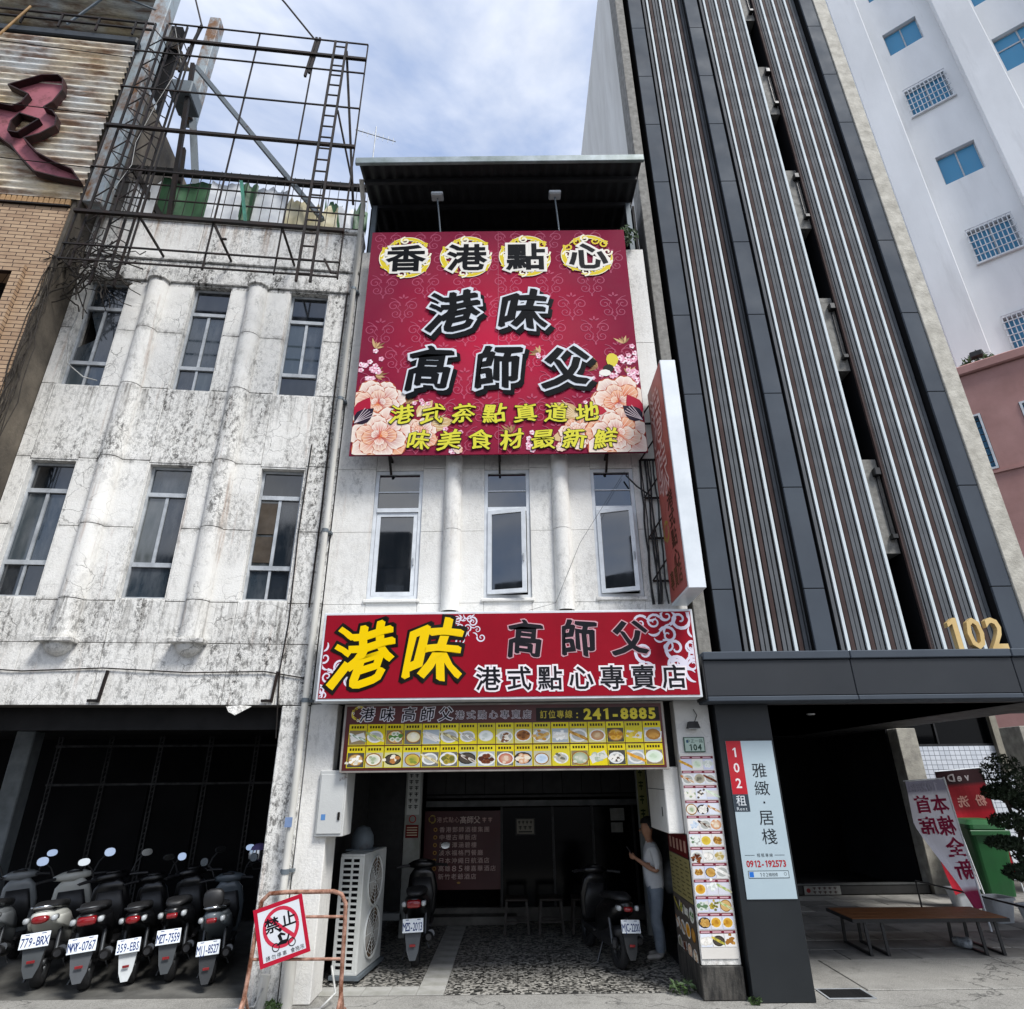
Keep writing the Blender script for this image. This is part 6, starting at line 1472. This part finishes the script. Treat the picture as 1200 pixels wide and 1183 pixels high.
for k, (x_, y_, z_, a, b, c_) in enumerate(pads):
    leaves(1000, x_, y_, z_, a, b, c_, .036, 60 + k, lv, .75)
    zt = z_ - .12; q = min(range(len(tk)), key=lambda i: abs(tk[i][2] - zt)); part('limb', MB().tube([tk[q], ((tk[q][0] + x_) / 2, y_ / 2, zt - .02), (x_, y_, z_ - .03)], [.022, .016, .008], 6), pm('bark', '3a2f26'), TR)
part('crown', lv, m_pine, TR, recalc=False)

# ================================================================ bag hung behind the person
BGO = thing('hanging_bag', 'grey cloth bag hanging on the wall behind the standing person', 'bag', (2.12, 9.75, .72))
part('sack', MB().loft([(-.02, 0, 0, .10, .05), (.08, 0, 0, .15, .085), (.25, 0, 0, .13, .075), (.38, 0, 0, .06, .04)], 14, 2.4, axis='z'), pm('grey_cloth', '777a7c', '55585a', 6, .85, bump=.5), BGO)
part('strap', MB().tube([(0, 0, .36), (.06, .0, .55), (.15, .0, .60)], .012, 6), m_plas, BGO)

# ================================================================ person
def person():
    PE = thing('person', 'young person in a white T-shirt and grey jeans holding a phone in the arcade', 'person', (1.83, 9.68, 0))
    V = {}; E = []
    def v(n, x, y, z, r, r2=None): V[n] = (x, y, z, r, r2 or r)
    # faces -x; y is the body's side axis (+y = person's right, away from the street)
    v('pel', .02, 0, .82, .128, .15); v('wai', .01, 0, .95, .125, .145); v('che', .02, 0, 1.12, .125, .155); v('sho', .02, 0, 1.24, .095, .14); v('nec', .0, 0, 1.325, .05); v('nec2', -.015, 0, 1.37, .048)
    v('h0', -.03, 0, 1.435, .084, .074); v('h1', -.02, 0, 1.505, .106, .088); v('h2', -.01, 0, 1.565, .086, .076)
    E += [('pel', 'wai'), ('wai', 'che'), ('che', 'sho'), ('sho', 'nec'), ('nec', 'nec2'), ('nec2', 'h0'), ('h0', 'h1'), ('h1', 'h2')]
    for s_, t in ((-1, 'L'), (1, 'R')):
        v('hip' + t, .02, s_ * .08, .76, .10); v('thi' + t, .01, s_ * .085, .60, .092); v('kne' + t, -.005 + .02 * s_, s_ * .088, .44, .08); v('cal' + t, .02 + .02 * s_, s_ * .088, .28, .076); v('ank' + t, .03 + .03 * s_, s_ * .088, .085, .062); v('hel' + t, .045 + .03 * s_, s_ * .09, .04, .042); v('toe' + t, -.08 + .03 * s_, s_ * .095, .032, .036); v('tip' + t, -.15 + .03 * s_, s_ * .1, .026, .024)
        E += [('pel', 'hip' + t), ('hip' + t, 'thi' + t), ('thi' + t, 'kne' + t), ('kne' + t, 'cal' + t), ('cal' + t, 'ank' + t), ('ank' + t, 'hel' + t), ('hel' + t, 'toe' + t), ('toe' + t, 'tip' + t)]
        v('cla' + t, .02, s_ * .135, 1.25, .068); v('upa' + t, .035, s_ * .185, 1.13, .058); v('slv' + t, .04, s_ * .195, 1.055, .056); v('elb' + t, .03, s_ * .19, .985, .036); v('for' + t, -.07, s_ * .15, 1.03, .034); v('wri' + t, -.155, s_ * .095, 1.085, .025); v('pal' + t, -.20, s_ * .07, 1.115, .028, .02); v('pa2' + t, -.235, s_ * .058, 1.14, .026, .017)
        E += [('sho', 'cla' + t), ('cla' + t, 'upa' + t), ('upa' + t, 'slv' + t), ('slv' + t, 'elb' + t), ('elb' + t, 'for' + t), ('for' + t, 'wri' + t), ('wri' + t, 'pal' + t), ('pal' + t, 'pa2' + t)]
        for k in range(4):
            f = 'f%d%s' % (k, t); z_ = 1.165 - k * .016; l_ = (.05, .055, .05, .04)[k]
            v(f + 'a', -.250, s_ * (.058 - .004 * k), z_, .009); v(f + 'b', -.262 - l_ * .4, s_ * .034, z_ + .012, .008); v(f + 'c', -.262 - l_ * .35, s_ * .012, z_ + .02, .007)
            E += [('pa2' + t, f + 'a'), (f + 'a', f + 'b'), (f + 'b', f + 'c')]
        v('t0' + t, -.215, s_ * .045, 1.14, .011); v('t1' + t, -.235, s_ * .025, 1.165, .009); v('t2' + t, -.245, s_ * .015, 1.185, .008); E += [('pal' + t, 't0' + t), ('t0' + t, 't1' + t), ('t1' + t, 't2' + t)]
    v('nos', -.118, 0, 1.455, .012); v('chn', -.085, 0, 1.405, .03); E += [('h0', 'chn')]
    names = [k for k in V if k != 'nos']; idx = {n: i for i, n in enumerate(names)}
    me = bpy.data.meshes.new('body'); me.from_pydata([V[n][:3] for n in names], [(idx[a], idx[b]) for a, b in E], []); 
    o = bpy.data.objects.new('body', me); col.objects.link(o)
    sk = o.modifiers.new('skin', 'SKIN'); sk.use_smooth_shade = True
    for i, n in enumerate(names):
        d = me.skin_vertices[0].data[i]; d.radius = (V[n][3], V[n][4]); d.use_root = (n == 'pel')
    sb_ = o.modifiers.new('sub', 'SUBSURF'); sb_.levels = 2; sb_.render_levels = 2
    me2 = bpy.data.meshes.new_from_object(o.evaluated_get(bpy.context.evaluated_depsgraph_get())); bpy.data.objects.remove(o)
    mats = [pm('skin_tone', 'b98a6e', 'a87a60', 6, .55), pm('white_tshirt', 'e0e2e2', 'cfd1d2', 5, .9, bump=.8, bsc=11), pm('grey_jeans', '8f9aa6', '77828e', 7, .9, bump=.8, bsc=12), pm('pale_shoes', 'b9b6b0', '8f8c87', 9, .6)]
    me2.materials.clear()
    def arm(c):
        c = Vector((c.x, abs(c.y), c.z)); a = Vector((.03, .19, .985)); b = Vector((-.155, .095, 1.085)); d = b - a
        u = max(0, min(1, (c - a).dot(d) / d.dot(d))); return (c - a - d * u).length
    for m in mats: me2.materials.append(m)
    for p in me2.polygons:
        c = p.center; p.use_smooth = True
        if c.z < .075: k = 3
        elif c.z < .80 and abs(c.y) < .17 and c.x > -.14: k = 2
        elif c.z > 1.315 and abs(c.y) < .1: k = 0
        elif c.x < -.135 or arm(c) < .048: k = 0
        else: k = 1
        p.material_index = k
    part('body', me2, None, PE)
    m_hair = pm('black_hair', (.012, .011, .011), (.02, .018, .017), 30, .5, bump=.6, stretch=(1, 1, .3))
    hr = MB()
    rnd = random.Random(2); vs = []; fs = []; n, m = 20, 9
    for j in range(m + 1):
        ph = math.pi * .58 * j / m
        for i in range(n):
            th = 2 * math.pi * i / n; r_ = 1 + rnd.uniform(-.03, .05)
            fx = math.cos(th)
            ph2 = ph * (1 if fx > -.2 else .70)
            vs.append((.0 + .118 * r_ * math.sin(ph2) * fx, .104 * r_ * math.sin(ph2) * math.sin(th), 1.512 + .118 * r_ * math.cos(ph2)))
    for j in range(m):
        for i in range(n): fs.append((j * n + i, j * n + (i + 1) % n, (j + 1) * n + (i + 1) % n, (j + 1) * n + i))
    hr.add(vs, fs, True); part('hair', hr, m_hair, PE)
    for s_ in (-1, 1):
        part('ear', MB().loft([(-.012, .0, 1.465, .014, .02), (.0, 0, 1.468, .02, .03), (.012, 0, 1.465, .014, .022)], 10, 2.2, M=Matrix.Translation((0, s_ * .08, 0))), mats[0], PE)
        part('eye', MB().loft([(-.006, 0, 0, .004, .003), (0, 0, 0, .012, .006), (.006, 0, 0, .004, .003)], 8, 2, M=Matrix.Translation((-.112, s_ * .034, 1.48)) @ Matrix.Rotation(R(90), 4, 'Z')), m_hair, PE)
    part('nose', MB().add([(-.108, -.013, 1.445), (-.108, .013, 1.445), (-.140, 0, 1.447), (-.112, 0, 1.488)], [(0, 1, 2), (0, 2, 3), (1, 3, 2), (0, 3, 1)], True), mats[0], PE)
    part('mouth', MB().loft([(-.02, 0, 1.425, .004, .003), (0, -.004, 1.425, .006, .005), (.02, 0, 1.425, .004, .003)], 8, 2, M=Matrix.Translation((-.108, 0, 0))), pm('lips', '8a4f44', '7a443a', 6, .5), PE)
    return PE
person()
PH = thing('phone', 'dark mobile phone in the hands of the standing person', 'phone', (1.56, 9.68, 1.19)); PH.rotation_euler = (0, R(-35), 0)
part('case', MB().box(-.005, .005, -.036, .036, -.055, .085, bev=.003), m_plas, PH); part('screen', B(.0052, .006, -.032, .032, -.05, .08), m_dglass, PH)
